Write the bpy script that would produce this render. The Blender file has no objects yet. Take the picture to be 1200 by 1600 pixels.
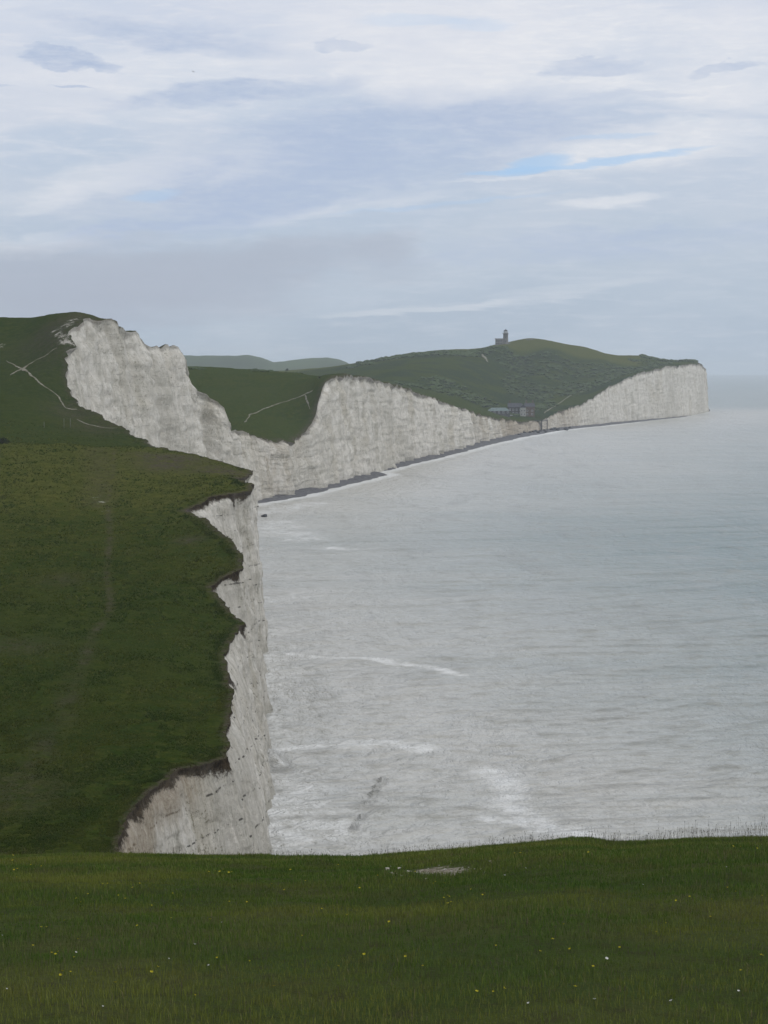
import bpy, bmesh, math, random
import numpy as np
from mathutils import Vector, Matrix
from mathutils.bvhtree import BVHTree

random.seed(7)
rng = np.random.default_rng(11)
C = bpy.context.scene.collection
H, F, HZ = 65.0, 3000.0, 577.0
PITCH = math.atan((800 - HZ) / F)
cp, sp = math.cos(PITCH), math.sin(PITCH)

# ------------------------------------------------------------------ survey helpers (photo bearings -> metres)
def ray(px, py):
    a, b = px - 600.0, 800.0 - py
    return np.array([a, F*cp + b*sp, -F*sp + b*cp])
def at_y(px, py, Y):
    d = ray(px, py); t = Y/d[1]
    return np.array([d[0]*t, Y, H + d[2]*t])
def at_z(px, py, z=0.0):
    d = ray(px, py); t = (z-H)/d[2]
    return np.array([d[0]*t, d[1]*t, z])

# ------------------------------------------------------------------ noise
def _h(i, j, k, s):
    n = (i*374761393 + j*668265263 + k*2147483647 + s*974634777) & 0xffffffff
    n = ((n ^ (n >> 13))*1274126177) & 0xffffffff
    n = ((n ^ (n >> 16))*2246822519) & 0xffffffff
    return ((n ^ (n >> 15)) & 0xffffff)/float(0xffffff)
def vn(x, y, z=None, s=0):
    x = np.asarray(x, float); y = np.asarray(y, float)
    z = np.zeros_like(x) if z is None else np.asarray(z, float) + 0*x
    xi, yi, zi = np.floor(x), np.floor(y), np.floor(z)
    fx, fy, fz = x-xi, y-yi, z-zi
    fx, fy, fz = [f*f*f*(f*(f*6-15)+10) for f in (fx, fy, fz)]
    i, j, k = xi.astype(np.int64), yi.astype(np.int64), zi.astype(np.int64)
    r = 0
    for a in (0, 1):
        for b in (0, 1):
            for c in (0, 1):
                w = (fx if a else 1-fx)*(fy if b else 1-fy)*(fz if c else 1-fz)
                r = r + w*_h(i+a, j+b, k+c, s)
    return r*2-1
def fbm(x, y, z=None, o=4, s=0, g=.5):
    r, a = 0, 1.0; tot = 0
    for q in range(o):
        f = 2.03**q
        r = r + a*vn(x*f, y*f, None if z is None else z*f, s+q*17); tot += a; a *= g
    return r/tot
def sstep(a, b, x):
    t = np.clip((x-a)/(b-a), 0, 1); return t*t*(3-2*t)

# ------------------------------------------------------------------ coast survey
TOP = [(-200,-0,120,70),]            # placeholder replaced below
near = [(-60,150,50),(-20,110,56),(10,90,56),(30,70,54),(60,45,44),(100,20,31),(140,4,19),(165,-8,16.5),(176,-16,16.6),(184,-24,16.6)]  # Y, X, z
top_px = [(185,1332,190),(196,1280,203),(210,1258,209),(245,1228,218),(280,1204,226),(320,1196,231),(354,1186,236),(351,1150,246),(364,1100,262),(366,1080,270),
 (356,1050,284),(353,1020,298),(362,998,306),(380,972,320),(352,945,334),(326,918,346),(345,905,350),(374,888,357),(376,868,367),(368,850,376),(345,828,390),
 (320,812,404),(289,797,418),(310,788,423),(335,776,428),(365,771,433),(396,766,440),(398,757,450),(382,752,461),(366,747,468),(384,744,478),(394,738,490),(366,728,500),
 (337,719,511),(285,704,530),(258,700,546),(250,702,600),(243,696,620),(180,662,660),(130,636,688),(112,617,702),(110,594,716),(101,560,730),(102,545,738),(118,540,744),
 (108,524,752),(122,510,762),(134,498,774),(160,498,790),(181,501,801),(184,508,806),(205,514,822),(221,524,834),(224,532,840),(250,540,856),(282,549,874),(290,560,880),
 (296,582,886),(300,600,891),(318,612,897),(333,624,901),(350,636,905),(353,663,914),(370,671,930),(400,682,955),(430,688,980),(450,690,1000),(466,684,1022),
 (480,668,1040),(492,650,1054),(499,625,1068),(503,605,1080),(520,590,1100),(545,588,1140),(570,590,1182),(610,600,1300),(645,611,1380),(680,624,1466),(712,636,1560),(740,645,1667),
 (765,652,1750),(790,656,1840),(820,658,1940),(845,657,2030),(870,645,2100),(900,634,2170),(930,619,2241),(950,605,2300),(970,595,2350),(1000,583,2440),(1020,578,2500),
 (1060,571,2635),(1090,570,2826),(1099,573,2920),(1104,578,2960)]
EY, EX, EZ = [], [], []
for Y, X, z in near: EY.append(Y); EX.append(X); EZ.append(z)
for px, py, Y in top_px:
    p = at_y(px, py, Y); EY.append(Y); EX.append(p[0]); EZ.append(p[2])
for Y, X, z in [(3010,498,66),(3060,470,62),(3150,380,58),(3400,150,52),(3900,-200,50)]:
    EY.append(Y); EX.append(X); EZ.append(z)
EY, EX, EZ = map(np.array, (EY, EX, EZ))
def x_edge(Y, rough=True):
    x = np.interp(Y, EY, EX)
    if rough:
        k = sstep(150, 200, Y)
        x = x + k*(1-.55*sstep(900, 1100, Y))*(0.9*fbm(Y/13., Y*0+3, o=3, s=5) + 1.15*fbm(Y/3.4, Y*0+1, o=4, s=9, g=.6)) * np.clip(Y/520, .5, 1.8)
    return x
foot_list = [(-60,162),(-20,122),(10,102),(30,82),(60,57),(100,32),(140,14),(165,2),(190,-20.5),(203,-21.5),(215,-20),(228,-17),(235,-15.2)]
FY = [a for a, b in foot_list]; FX = [b for a, b in foot_list]
for px, py in [(429,1332),(425,1240),(419,1180),(416,1120),(413,1060),(411.5,1010),(410,970)]:
    p = at_z(px, py); FY.append(p[1]); FX.append(p[0])
for Y, X in [(545,-50),(580,-62),(620,-62),(660,-80),(700,-98),(730,-106),(770,-104),(800,-98),(835,-92),(875,-81),(890,-77),(905,-69),(920,-64)]:
    FY.append(Y); FX.append(X)
for px, py in [(408,786),(455,775),(500,763),(530,755),(565,746),(578,736),(615,730),(650,721),(685,712),(720,704),(745,697),(790,686),(850,676),(900,670),(935,666),(975,662),(1025,657),(1060,653),(1095,648.5),(1108,643)]:
    p = at_z(px, py); FY.append(p[1]); FX.append(p[0])
for Y, X in [(3110,498),(3160,440),(3400,200),(3900,-150)]: FY.append(Y); FX.append(X)
FY, FX = np.array(FY), np.array(FX)
o_ = np.argsort(FY); FY, FX = FY[o_], FX[o_]

# ------------------------------------------------------------------ height of the downs (thin-plate surface through surveyed heights)
ctl = []
def cz(px, Y, z): ctl.append(((px-600)/F*Y, Y, z))
def cp_(px, py, Y): p = at_y(px, py, Y); ctl.append((p[0], Y, p[2]))
for X, Y, z in zip(EX, EY, EZ):
    if 150 < Y < 3950: ctl.append((X, Y, z))
for t in [(-300,1290,200),(0,1325,192),(0,1230,220),(0,1150,245),(0,1000,300),(0,850,385),(0,760,455),(0,697,530),(100,697,530),(200,699,532),
          (100,1320,193),(150,1150,245),(150,1000,302),(150,850,388),(150,760,455),(260,1000,302),(250,900,352),(220,820,405),(250,740,478),(200,1220,222),(310,1090,268)]: cp_(*t)
for t in [(0,580,43),(100,580,42),(190,580,40.5),(0,150,17),(300,150,17),(-600,190,22),(-600,300,30),(-600,500,50),(-600,700,70),(-600,850,88),(-600,1100,75),(-1500,190,35),(-1500,400,48),
          (-1500,900,80),(-1500,1500,70),(-1500,2500,80),(-3000,200,50),(-3000,1000,70),(-3000,3000,80),(-5400,200,60),(-5400,1000,80),(-5400,3600,80)]: cz(*t)
for t in [(0,670,622),(100,668,640),(180,676,640),(0,600,700),(60,600,702),(-150,600,700),(0,540,772),(50,530,775),(0,497,838),(70,492,822),(-150,500,840)]: cp_(*t)
for t in [(0,1000,74),(130,900,74),(200,900,70),(250,930,55),(200,1010,50),(300,980,40),(340,1010,33),(200,1060,44),(0,1100,60),(-200,1200,64)]: cz(*t)
for t in [(400,640,1075),(400,600,1180),(400,579,1270),(330,640,1075),(330,600,1180),(300,575,1280),(200,577,1300),(450,650,1065),(450,605,1150),(460,584,1235),(500,590,1180),(430,672,1020),(360,665,1010)]: cp_(*t)
for t in [(400,1500,52),(500,1500,46),(560,1600,42),(620,1700,36),(680,1800,28),(300,1500,60),(0,1500,70),(0,2000,60),(300,2000,50),(500,1950,42)]: cz(*t)
for t in [(730,640,1850),(700,622,1980),(700,590,2200),(700,552,2520),(600,592,2080),(600,563,2500),(550,574,2450),(650,556,2520),(790,645,2060),(800,605,2330),(800,565,2600),
          (740,551,2560),(800,549,2600),(860,551,2640),(940,560,2700),(820,529,2860),(790,537,2800),(762,543,2760),(745,549,2720),(860,533,2860),(900,543,2880),(950,553,2900),(1000,556,2920),(890,625,2280),(900,585,2560),(980,577,2640),(1040,567,2800),(1085,565,2890),(840,648,2070)]: cp_(*t)
for t in [(820,3150,95),(950,3150,78),(1020,3150,62),(700,3150,90),(600,3150,72),(400,3000,60),(0,3000,70),(500,3600,60),(800,3600,60),(0,3600,70)]: cz(*t)
ctl = np.array(ctl)
def uv_(X, Y): return np.stack([X/Y*10, np.log(Y)*2.2], -1)
P_ = uv_(ctl[:,0], ctl[:,1])
def U_(r2): return np.where(r2 > 0, r2*np.log(np.maximum(r2, 1e-12)), 0)
n_ = len(P_)
A_ = np.zeros((n_+3, n_+3))
A_[:n_,:n_] = U_(((P_[:,None]-P_[None])**2).sum(-1)) + np.eye(n_)*4e-5
A_[:n_,n_] = 1; A_[:n_,n_+1:] = P_; A_[n_,:n_] = 1; A_[n_+1:,:n_] = P_.T
W_ = np.linalg.solve(A_, np.concatenate([(H-ctl[:,2])/ctl[:,1]*100, np.zeros(3)]))
def tps(X, Y):
    sh = X.shape; q = uv_(X.ravel(), Y.ravel()); out = np.zeros(len(q))
    for a in range(0, len(q), 20000):
        b = q[a:a+20000]
        out[a:a+20000] = U_(((b[:,None]-P_[None])**2).sum(-1)) @ W_[:n_] + W_[n_] + b @ W_[n_+1:]
    return H - out.reshape(sh)*Y.reshape(sh)/100
CRX = np.array([-900,0,100,430,560,640,700,760,850,895,925,960,1010,1080,1200,2200])
CRY = np.array([1341,1339,1338,1339,1339,1333,1328,1322,1313,1311,1310,1316,1314,1309,1307,1290]) + 16
def meadow_h(X, Y):
    px = 600 + X/np.maximum(Y, 6)*F
    m = (np.interp(px, CRX, CRY) - HZ)/F
    m = m*sstep(0, 12, Y) + .252*(1-sstep(0, 12, Y))
    z = H - m*Y - .0033*(Y-22)**2
    far = 51.6 - .40*(Y-45)
    return np.where(Y > 45, np.maximum(far, 16.8), z) if not np.isscalar(Y) else z
def ground_h(X, Y):
    k = sstep(138, 170, Y)
    g = meadow_h(X, Y)
    t = tps(X, np.maximum(Y, 120))
    return g*(1-k) + t*k

# ------------------------------------------------------------------ mesh helpers
def mesh_np(name, V, Fq, mat, smooth=True, attrs=None, kind=None, parent=None):
    me = bpy.data.meshes.new(name)
    V = np.asarray(V, np.float32)
    me.vertices.add(len(V)); me.vertices.foreach_set('co', V.ravel())
    loops, starts, tot = [], [], 0
    for f in (Fq if isinstance(Fq, list) else [Fq]):
        k = f.shape[1]; loops.append(f.ravel()); starts.append(tot + np.arange(len(f))*k); tot += f.size
    loops = np.concatenate(loops).astype(np.int32); starts = np.concatenate(starts).astype(np.int32)
    me.loops.add(len(loops)); me.loops.foreach_set('vertex_index', loops)
    me.polygons.add(len(starts)); me.polygons.foreach_set('loop_start', starts)
    me.update(calc_edges=True)
    me.polygons.foreach_set('use_smooth', np.full(len(starts), smooth))
    for k, a in (attrs or {}).items():
        at = me.attributes.new(k, 'FLOAT', 'POINT'); at.data.foreach_set('value', np.asarray(a, np.float32).ravel())
    me.validate(); me.materials.append(mat)
    o = bpy.data.objects.new(name, me); C.objects.link(o)
    if kind: o['kind'] = kind
    if parent: o.parent = parent
    return o
def grid_faces(nr, nc, flip=False):
    i = np.arange(nr-1)[:,None]*nc + np.arange(nc-1)[None]
    f = np.stack([i, i+1, i+nc+1, i+nc], -1).reshape(-1, 4)
    return f[:, ::-1] if flip else f
def tag(o, label=None, cat=None, group=None, kind=None):
    if label: o['label'] = label
    if cat: o['category'] = cat
    if group: o['group'] = group
    if kind: o['kind'] = kind
    return o

# ------------------------------------------------------------------ material helpers
class NT:
    def __init__(s, t): s.t = t; s.n = t.nodes; s.l = t.links
    def a(s, typ, **kw):
        n = s.n.new(typ)
        for k, v in kw.items(): setattr(n, k, v)
        return n
    def put(s, sock, v):
        if v is None: return
        if isinstance(v, bpy.types.NodeSocket): s.l.new(v, sock)
        else:
            if isinstance(v, (tuple, list)) and len(v) == 3 and sock.type == 'RGBA': v = (*v, 1)
            sock.default_value = v
    def math(s, op, a, b=None, c=None, clamp=False):
        n = s.a('ShaderNodeMath', operation=op, use_clamp=clamp)
        for i, v in enumerate((a, b, c)): s.put(n.inputs[i], v)
        return n.outputs[0]
    def vmath(s, op, a, b=None):
        n = s.a('ShaderNodeVectorMath', operation=op); s.put(n.inputs[0], a); s.put(n.inputs[1], b); return n.outputs[0]
    def noise(s, vec, scale, detail=4, rough=.55, dist=0, dims='3D'):
        n = s.a('ShaderNodeTexNoise', noise_dimensions=dims); s.put(n.inputs['Vector'], vec)
        n.inputs['Scale'].default_value = scale; n.inputs['Detail'].default_value = detail
        n.inputs['Roughness'].default_value = rough; n.inputs['Distortion'].default_value = dist
        return n.outputs['Fac']
    def ramp(s, f, lo, hi, a=0., b=1., smooth=True):
        n = s.a('ShaderNodeMapRange'); n.interpolation_type = 'SMOOTHSTEP' if smooth else 'LINEAR'
        s.put(n.inputs['Value'], f); n.inputs['From Min'].default_value = lo; n.inputs['From Max'].default_value = hi
        n.inputs['To Min'].default_value = a; n.inputs['To Max'].default_value = b
        return n.outputs['Result']
    def mix(s, f, a, b, mode='MIX'):
        n = s.a('ShaderNodeMix', data_type='RGBA', blend_type=mode)
        s.put(n.inputs['Factor'], f); s.put(n.inputs['A'], a); s.put(n.inputs['B'], b)
        return n.outputs['Result']
    def mapping(s, vec, scale=(1,1,1), rot=(0,0,0), loc=(0,0,0)):
        n = s.a('ShaderNodeMapping'); s.put(n.inputs['Vector'], vec)
        n.inputs['Scale'].default_value = scale; n.inputs['Rotation'].default_value = rot; n.inputs['Location'].default_value = loc
        return n.outputs[0]
    def obj(s): return s.a('ShaderNodeTexCoord').outputs['Object']
    def attr(s, name): return s.a('ShaderNodeAttribute', attribute_name=name).outputs['Fac']
    def bump(s, h, strength, dist):
        n = s.a('ShaderNodeBump'); s.put(n.inputs['Height'], h)
        n.inputs['Strength'].default_value = strength; n.inputs['Distance'].default_value = dist
        return n.outputs[0]
def material(name):
    m = bpy.data.materials.new(name); m.use_nodes = True
    t = NT(m.node_tree); b = t.n['Principled BSDF']; b.inputs['Roughness'].default_value = .9
    b.inputs['Specular IOR Level'].default_value = .2
    return m, t, b
def plain(name, col, rough=.8, var=.15, scale=1.5, spec=.2):
    m, t, b = material(name)
    n = t.noise(t.obj(), scale, 5)
    c = t.mix(t.ramp(n, .3, .7), tuple(x*(1-var) for x in col), tuple(min(1, x*(1+var)) for x in col))
    t.put(b.inputs['Base Color'], c); b.inputs['Roughness'].default_value = rough
    b.inputs['Specular IOR Level'].default_value = spec
    return m

# grass of the downs
def downs_material():
    m, t, b = material('downs_grass'); o = t.obj()
    n1 = t.noise(o, .045, 5, .6); n2 = t.noise(o, .35, 5, .65); n3 = t.noise(o, 2.2, 4, .7); n4 = t.noise(o, .012, 3, .5)
    c = t.mix(t.ramp(n1, .38, .62), (0.0360,0.0678,0.0088), (0.0661,0.0859,0.0125))
    c = t.mix(t.ramp(n2, .42, .62, 0, .85), c, (0.0889,0.0960,0.0175))
    c = t.mix(t.ramp(t.noise(o, .8, 5, .75), .42, .62, .55, 0), c, (0.0240,0.0407,0.0063))
    c = t.mix(t.ramp(n4, .42, .60, 0, .6), c, (0.0529,0.0746,0.0150))
    c = t.mix(t.ramp(t.attr('dry'), 0, 1, 0, .8), c, t.mix(t.ramp(n2, .3, .7), (0.0841,0.0994,0.0163), (0.1441,0.1412,0.0325)))
    c = t.mix(t.ramp(n3, .25, .75, .5, 0), c, (0.0168,0.0294,0.0063))
    # worn brown trail and soil
    w = t.math('MULTIPLY', t.attr('worn'), t.ramp(t.noise(o, .6, 5, .7), .3, .62))
    c = t.mix(w, c, t.mix(t.ramp(n3, .35, .65), (.058,.050,.032), (.108,.094,.066)))
    # scrubby heath, dark
    sc = t.math('MULTIPLY', t.attr('heath'), t.ramp(t.noise(o, .02, 5, .62), .42, .56))
    c = t.mix(sc, c, t.mix(t.ramp(n2, .4, .6), (.018,.034,.012), (.034,.052,.018)))
    # bare chalk patches
    ch = t.math('MULTIPLY', t.attr('chalk'), 1.0)
    cn = t.ramp(t.math('ADD', ch, t.math('MULTIPLY', t.math('SUBTRACT', t.noise(o, .5, 6, .75), .5), 1.8)), .45, .75)
    cn = t.math('MULTIPLY', cn, t.ramp(ch, .02, .1))
    c = t.mix(cn, c, t.mix(t.ramp(n3, .3, .7), (.30,.28,.24), (.55,.53,.48)))
    t.put(b.inputs['Base Color'], c)
    bh = t.math('ADD', t.math('MULTIPLY', n2, .9), t.math('MULTIPLY', n3, .45))
    t.put(b.inputs['Normal'], t.bump(bh, 1.0, 1.6))
    b.inputs['Roughness'].default_value = 1; b.inputs['Specular IOR Level'].default_value = 0
    return m
def chalk_material(name, stain=1.0, flint=1.0, warm=0.0):
    m, t, b = material(name); o = t.obj()
    ac = t.a('ShaderNodeCombineXYZ'); t.put(ac.inputs[0], t.attr('arc')); so_ = t.a('ShaderNodeSeparateXYZ'); t.put(so_.inputs[0], o); t.put(ac.inputs[2], so_.outputs['Z']); oa = ac.outputs[0]
    vert = t.noise(t.mapping(oa, (.42,1,.050)), 1.0, 7, .70, .5)
    vert2 = t.noise(t.mapping(oa, (1.2,1,.24)), 1.0, 6, .75, .7)
    broad = t.noise(t.mapping(oa, (.07,1,.018)), 1.0, 4, .55)
    fine = t.noise(o, 1.3, 6, .75); fine2 = t.noise(o, .33, 6, .7)
    c = t.mix(t.ramp(fine2, .3, .7), (.57,.54,.475), (.745,.72,.66))
    c = t.mix(t.ramp(vert, .44, .66, 0, .6*stain), c, (.31,.295,.235))
    c = t.mix(t.ramp(vert2, .48, .70, 0, .5*stain), c, (.24,.235,.20))
    c = t.mix(t.ramp(broad, .50, .66, 0, .5*stain), c, (.46,.42,.33))
    c = t.mix(t.ramp(t.noise(t.mapping(oa, (.016,1,.006), (0,0,0), (3,0,1)), 1.0, 6, .6, .3), .50, .60, 0, .45), c, (.44,.42,.365))
    c = t.mix(t.math('MULTIPLY', t.ramp(fine, .54, .70), .45), c, (.27,.26,.20))
    spot = t.math('MULTIPLY', t.ramp(t.noise(o, .8, 5, .85), .55, .63), t.ramp(broad, .42, .56))
    c = t.mix(t.math('MULTIPLY', spot, .75), c, (.15,.14,.085))
    # flint bands: thin dark broken courses
    sep = t.a('ShaderNodeSeparateXYZ'); t.put(sep.inputs[0], o)
    zz = t.math('ADD', sep.outputs['Z'], t.math('MULTIPLY', t.noise(t.mapping(o, (.03,.03,.05)), 1.0, 3), 5.0))
    zz = t.math('ADD', zz, t.math('MULTIPLY', sep.outputs['Y'], .012))
    fr = t.math('FRACT', t.math('MULTIPLY', zz, .235))
    line = t.math('SUBTRACT', 1.0, t.ramp(t.math('ABSOLUTE', t.math('SUBTRACT', fr, .5)), .012, .045))
    brk = t.ramp(t.noise(o, .55, 4, .8), .50, .58)
    c = t.mix(t.math('MULTIPLY', t.math('MULTIPLY', line, brk), .9*flint), c, (.05,.047,.04))
    fr2 = t.math('FRACT', t.math('MULTIPLY', zz, .62))
    l2 = t.math('SUBTRACT', 1.0, t.ramp(t.math('ABSOLUTE', t.math('SUBTRACT', fr2, .5)), .02, .10))
    c = t.mix(t.math('MULTIPLY', t.math('MULTIPLY', l2, t.ramp(fine2, .45, .6)), .10), c, (.30,.29,.25))
    # earthy wash from the soil above, mapped by the surveyed attribute
    e = t.math('ADD', t.attr('earth'), t.math('MULTIPLY', t.math('SUBTRACT', vert, .5), 1.1))
    e = t.math('MULTIPLY', t.ramp(e, .25, .95), t.ramp(t.attr('earth'), .02, .2))
    c = t.mix(t.math('MULTIPLY', e, .72), c, t.mix(t.ramp(fine, .35, .65), (.23,.175,.115), (.42,.36,.27)))
    # soil lip under the turf
    d = t.math('ADD', t.attr('below'), t.math('MULTIPLY', t.math('SUBTRACT', t.noise(o, 1.1, 5, .85), .5), 2.2))
    lip = t.ramp(d, .55, 1.15, 1, 0)
    lip = t.math('MULTIPLY', lip, t.ramp(t.attr('lip'), 0, 1))
    c = t.mix(lip, c, t.mix(t.ramp(fine, .4, .6), (.016,.011,.006), (.052,.037,.020)))
    # tide stain at the foot
    wet = t.math('MULTIPLY', t.ramp(t.math('ADD', sep.outputs['Z'], t.math('MULTIPLY', fine2, 3.0)), 1.5, 5.0, 1, 0), .5)
    c = t.mix(wet, c, (.33,.32,.27))
    t.put(b.inputs['Base Color'], c)
    bh = t.math('ADD', t.math('MULTIPLY', vert2, .6), t.math('ADD', t.math('MULTIPLY', fine2, .45), t.math('MULTIPLY', fine, .35)))
    t.put(b.inputs['Normal'], t.bump(bh, .8, 1.9))
    b.inputs['Roughness'].default_value = .95; b.inputs['Specular IOR Level'].default_value = .1
    return m
M_downs = downs_material()

# ------------------------------------------------------------------ the downs
Ys = [30.0]
while Ys[-1] < 3900:
    y = Ys[-1]
    dmax = (y*.0016 if y < 560 else y*.0032) if y > 180 else 3.0
    s = abs(np.interp(y+.5, EY, EX) - np.interp(y-.5, EY, EX))
    d = min(dmax, max(y*.00075/max(s, .05), y*.0007)) if 180 < y < 2990 else dmax
    if y > 3050: d = 12
    Ys.append(y+d)
Ys = np.array(Ys)
tau = np.concatenate([[0, .0002], np.arange(.0008, .225, .0009), .225*1.11**np.arange(1, 26)])
NR, NC = len(Ys), len(tau)
XE = x_edge(Ys)
S = np.maximum(Ys, 200)
XX = XE[:,None] - S[:,None]*tau[None]
YY = np.repeat(Ys[:,None], NC, 1)
def relief(X, Y):
    d = np.clip(Y/500, .35, 2)
    return (.55*fbm(X/28, Y/28, o=3, s=1)*d + .30*fbm(X/5, Y/5, o=3, s=2)*np.clip(d, .4, 1) + .12*fbm(X/1.1, Y/1.1, o=2, s=3))
ZZ = ground_h(XX, YY) + relief(XX, YY)
k_ = sstep(34, 60, YY)
ZZ = ZZ*k_ + (ZZ-.5)*(1-k_)
# round the turf edge slightly
ZZ[:,0] -= .12*np.clip(Ys/400, .3, 1.5)
jag = np.where(Ys > 560, 1.3, .5)*np.clip(Ys/900, .35, 1.5)*(fbm(Ys/3.1, XE/3.1, o=3, s=15)+.5*vn(Ys/9., XE/9., s=16))
ZZ += jag[:,None]*np.exp(-((XE[:,None]-XX)/(.006*S[:,None]))**2)*sstep(180, 230, YY)
top_Z = ZZ[:,0].copy()
PX = 600 + XX/YY*F; PY_ = HZ + (H-ZZ)/YY*F
def seg_dist(X, Y, pts):
    D = np.full(X.shape, 1e9)
    for (a, b) in zip(pts[:-1], pts[1:]):
        ax, ay = a[0], a[1]; dx, dy = b[0]-ax, b[1]-ay
        t = np.clip(((X-ax)*dx + (Y-ay)*dy)/(dx*dx+dy*dy+1e-9), 0, 1)
        D = np.minimum(D, np.hypot(X-ax-t*dx, Y-ay-t*dy))
    return D
fc = grid_faces(NR, NC)
Vt = np.stack([XX, YY, ZZ], -1).reshape(-1, 3)
step = 3
sub = np.stack([XX, YY, ZZ], -1)[::2, ::step]
bvh = BVHTree.FromPolygons([tuple(v) for v in sub.reshape(-1, 3).tolist()], grid_faces(sub.shape[0], sub.shape[1]).tolist())
def hit(px, py):
    d = ray(px, py); r = bvh.ray_cast(Vector((0, 0, H)), Vector(d).normalized(), 9000)
    if r[0] is None and px > 0 and py > 480: return hit(px, py-1) if py < 1400 else None
    return r[0]
def place(px, Y):
    x = (px-600)/F*Y*1.0
    return Vector((x, Y, drop(x, Y)))
def drop(x, y):
    r = bvh.ray_cast(Vector((x, y, 500)), Vector((0, 0, -1)), 1000)
    return r[0].z if r[0] else None
# surface attributes
worn = np.zeros_like(XX)
trail = [hit(*p) for p in [(178,703),(176,740),(168,790),(172,840),(166,890),(173,935),(170,960),(150,985),(138,1015),(118,1060),(100,1110),(70,1160),(50,1210),(20,1270)]]
trail = [p for p in trail if p]
dt = seg_dist(XX, YY, trail)
worn = np.maximum(worn, np.exp(-(dt/(.75+1.5*(1-sstep(230,330,YY))))**2)*(.75-.2*(1-sstep(230,330,YY)))*(.45+.55*sstep(-.3,.3,fbm(XX/4,YY/6,o=2,s=111))))
worn = np.maximum(worn, np.exp(-(seg_dist(XX, YY, [hit(*p) for p in [(150,700),(160,745),(150,790)]])/4)**2)*.45)
for (px, py, rx, ry, a) in [(270,716,10,5,1.3),(240,712,8,3,1.0),(262,728,8,4,1.2),(350,737,9,3,1.2),(330,730,8,3,.8),(100,905,5,2.5,.5),(35,1010,6,2.5,.5),(296,845,3,1.5,1.),(60,1240,4,5,.4),(20,1230,4,5,.5),
                            (110,510,14,14,1.1),(85,515,14,10,1.1),(108,600,5,20,.7),(120,645,10,10,.8),(160,668,12,8,.8)]:
    p = hit(px, py)
    if p: worn = np.maximum(worn, a*np.exp(-((XX-p.x)/rx)**2 - ((YY-p.y)/(ry*2.5))**2))
chalk = np.zeros_like(XX)
for (px, py, rx, ry, a) in [(160,785,2.2,2,.75),(148,793,2.6,1.5,.6),(152,778,2.6,1.5,.6),(165,800,2,1.5,.55),(118,499,5,1.5,.9),(84,517,2.5,1.5,.9),(100,524,4,1.5,.9),(90,521,2,1.5,1.),(113,530,5,2,1.),(105,533,5,1.5,1.),(124,512,4,2.5,.9),
                            (104,508,5,3,.8),(106,572,2,6,.6),(0,541,3,4,.8),(98,905,1.2,.6,.5),(40,1012,1.5,.8,.45)]:
    p = hit(px, py)
    if p: chalk = np.maximum(chalk, .72*a*np.exp(-((XX-p.x)/rx)**2 - ((YY-p.y)/(ry*2.5))**2))
# crumbling rim of the high cliff shows chalk through the turf
tt = XE[:,None]-XX
worn = np.maximum(worn, np.exp(-(tt/(1.0*np.clip(YY/300,.6,3)))**2)*1.1*(YY > 170))
dry = sstep(395, 470, YY)*(1-sstep(548, 575, YY))*.9 + 2.0*sstep(2650, 2720, YY)*(PX < 1000)*(1-sstep(3300, 3400, YY))*.35
dry = np.clip(dry + .35*sstep(270, 420, YY)*(YY < 560), 0, 1)
heath = sstep(1950, 2100, YY)*(1-sstep(2650, 2700, YY))*1.0 + sstep(600, 660, YY)*(1-sstep(900, 1000, YY))*.35
hills = mesh_np('hills', Vt, fc, M_downs, attrs=dict(worn=worn, chalk=chalk, dry=dry, heath=heath), kind='structure')

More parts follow.
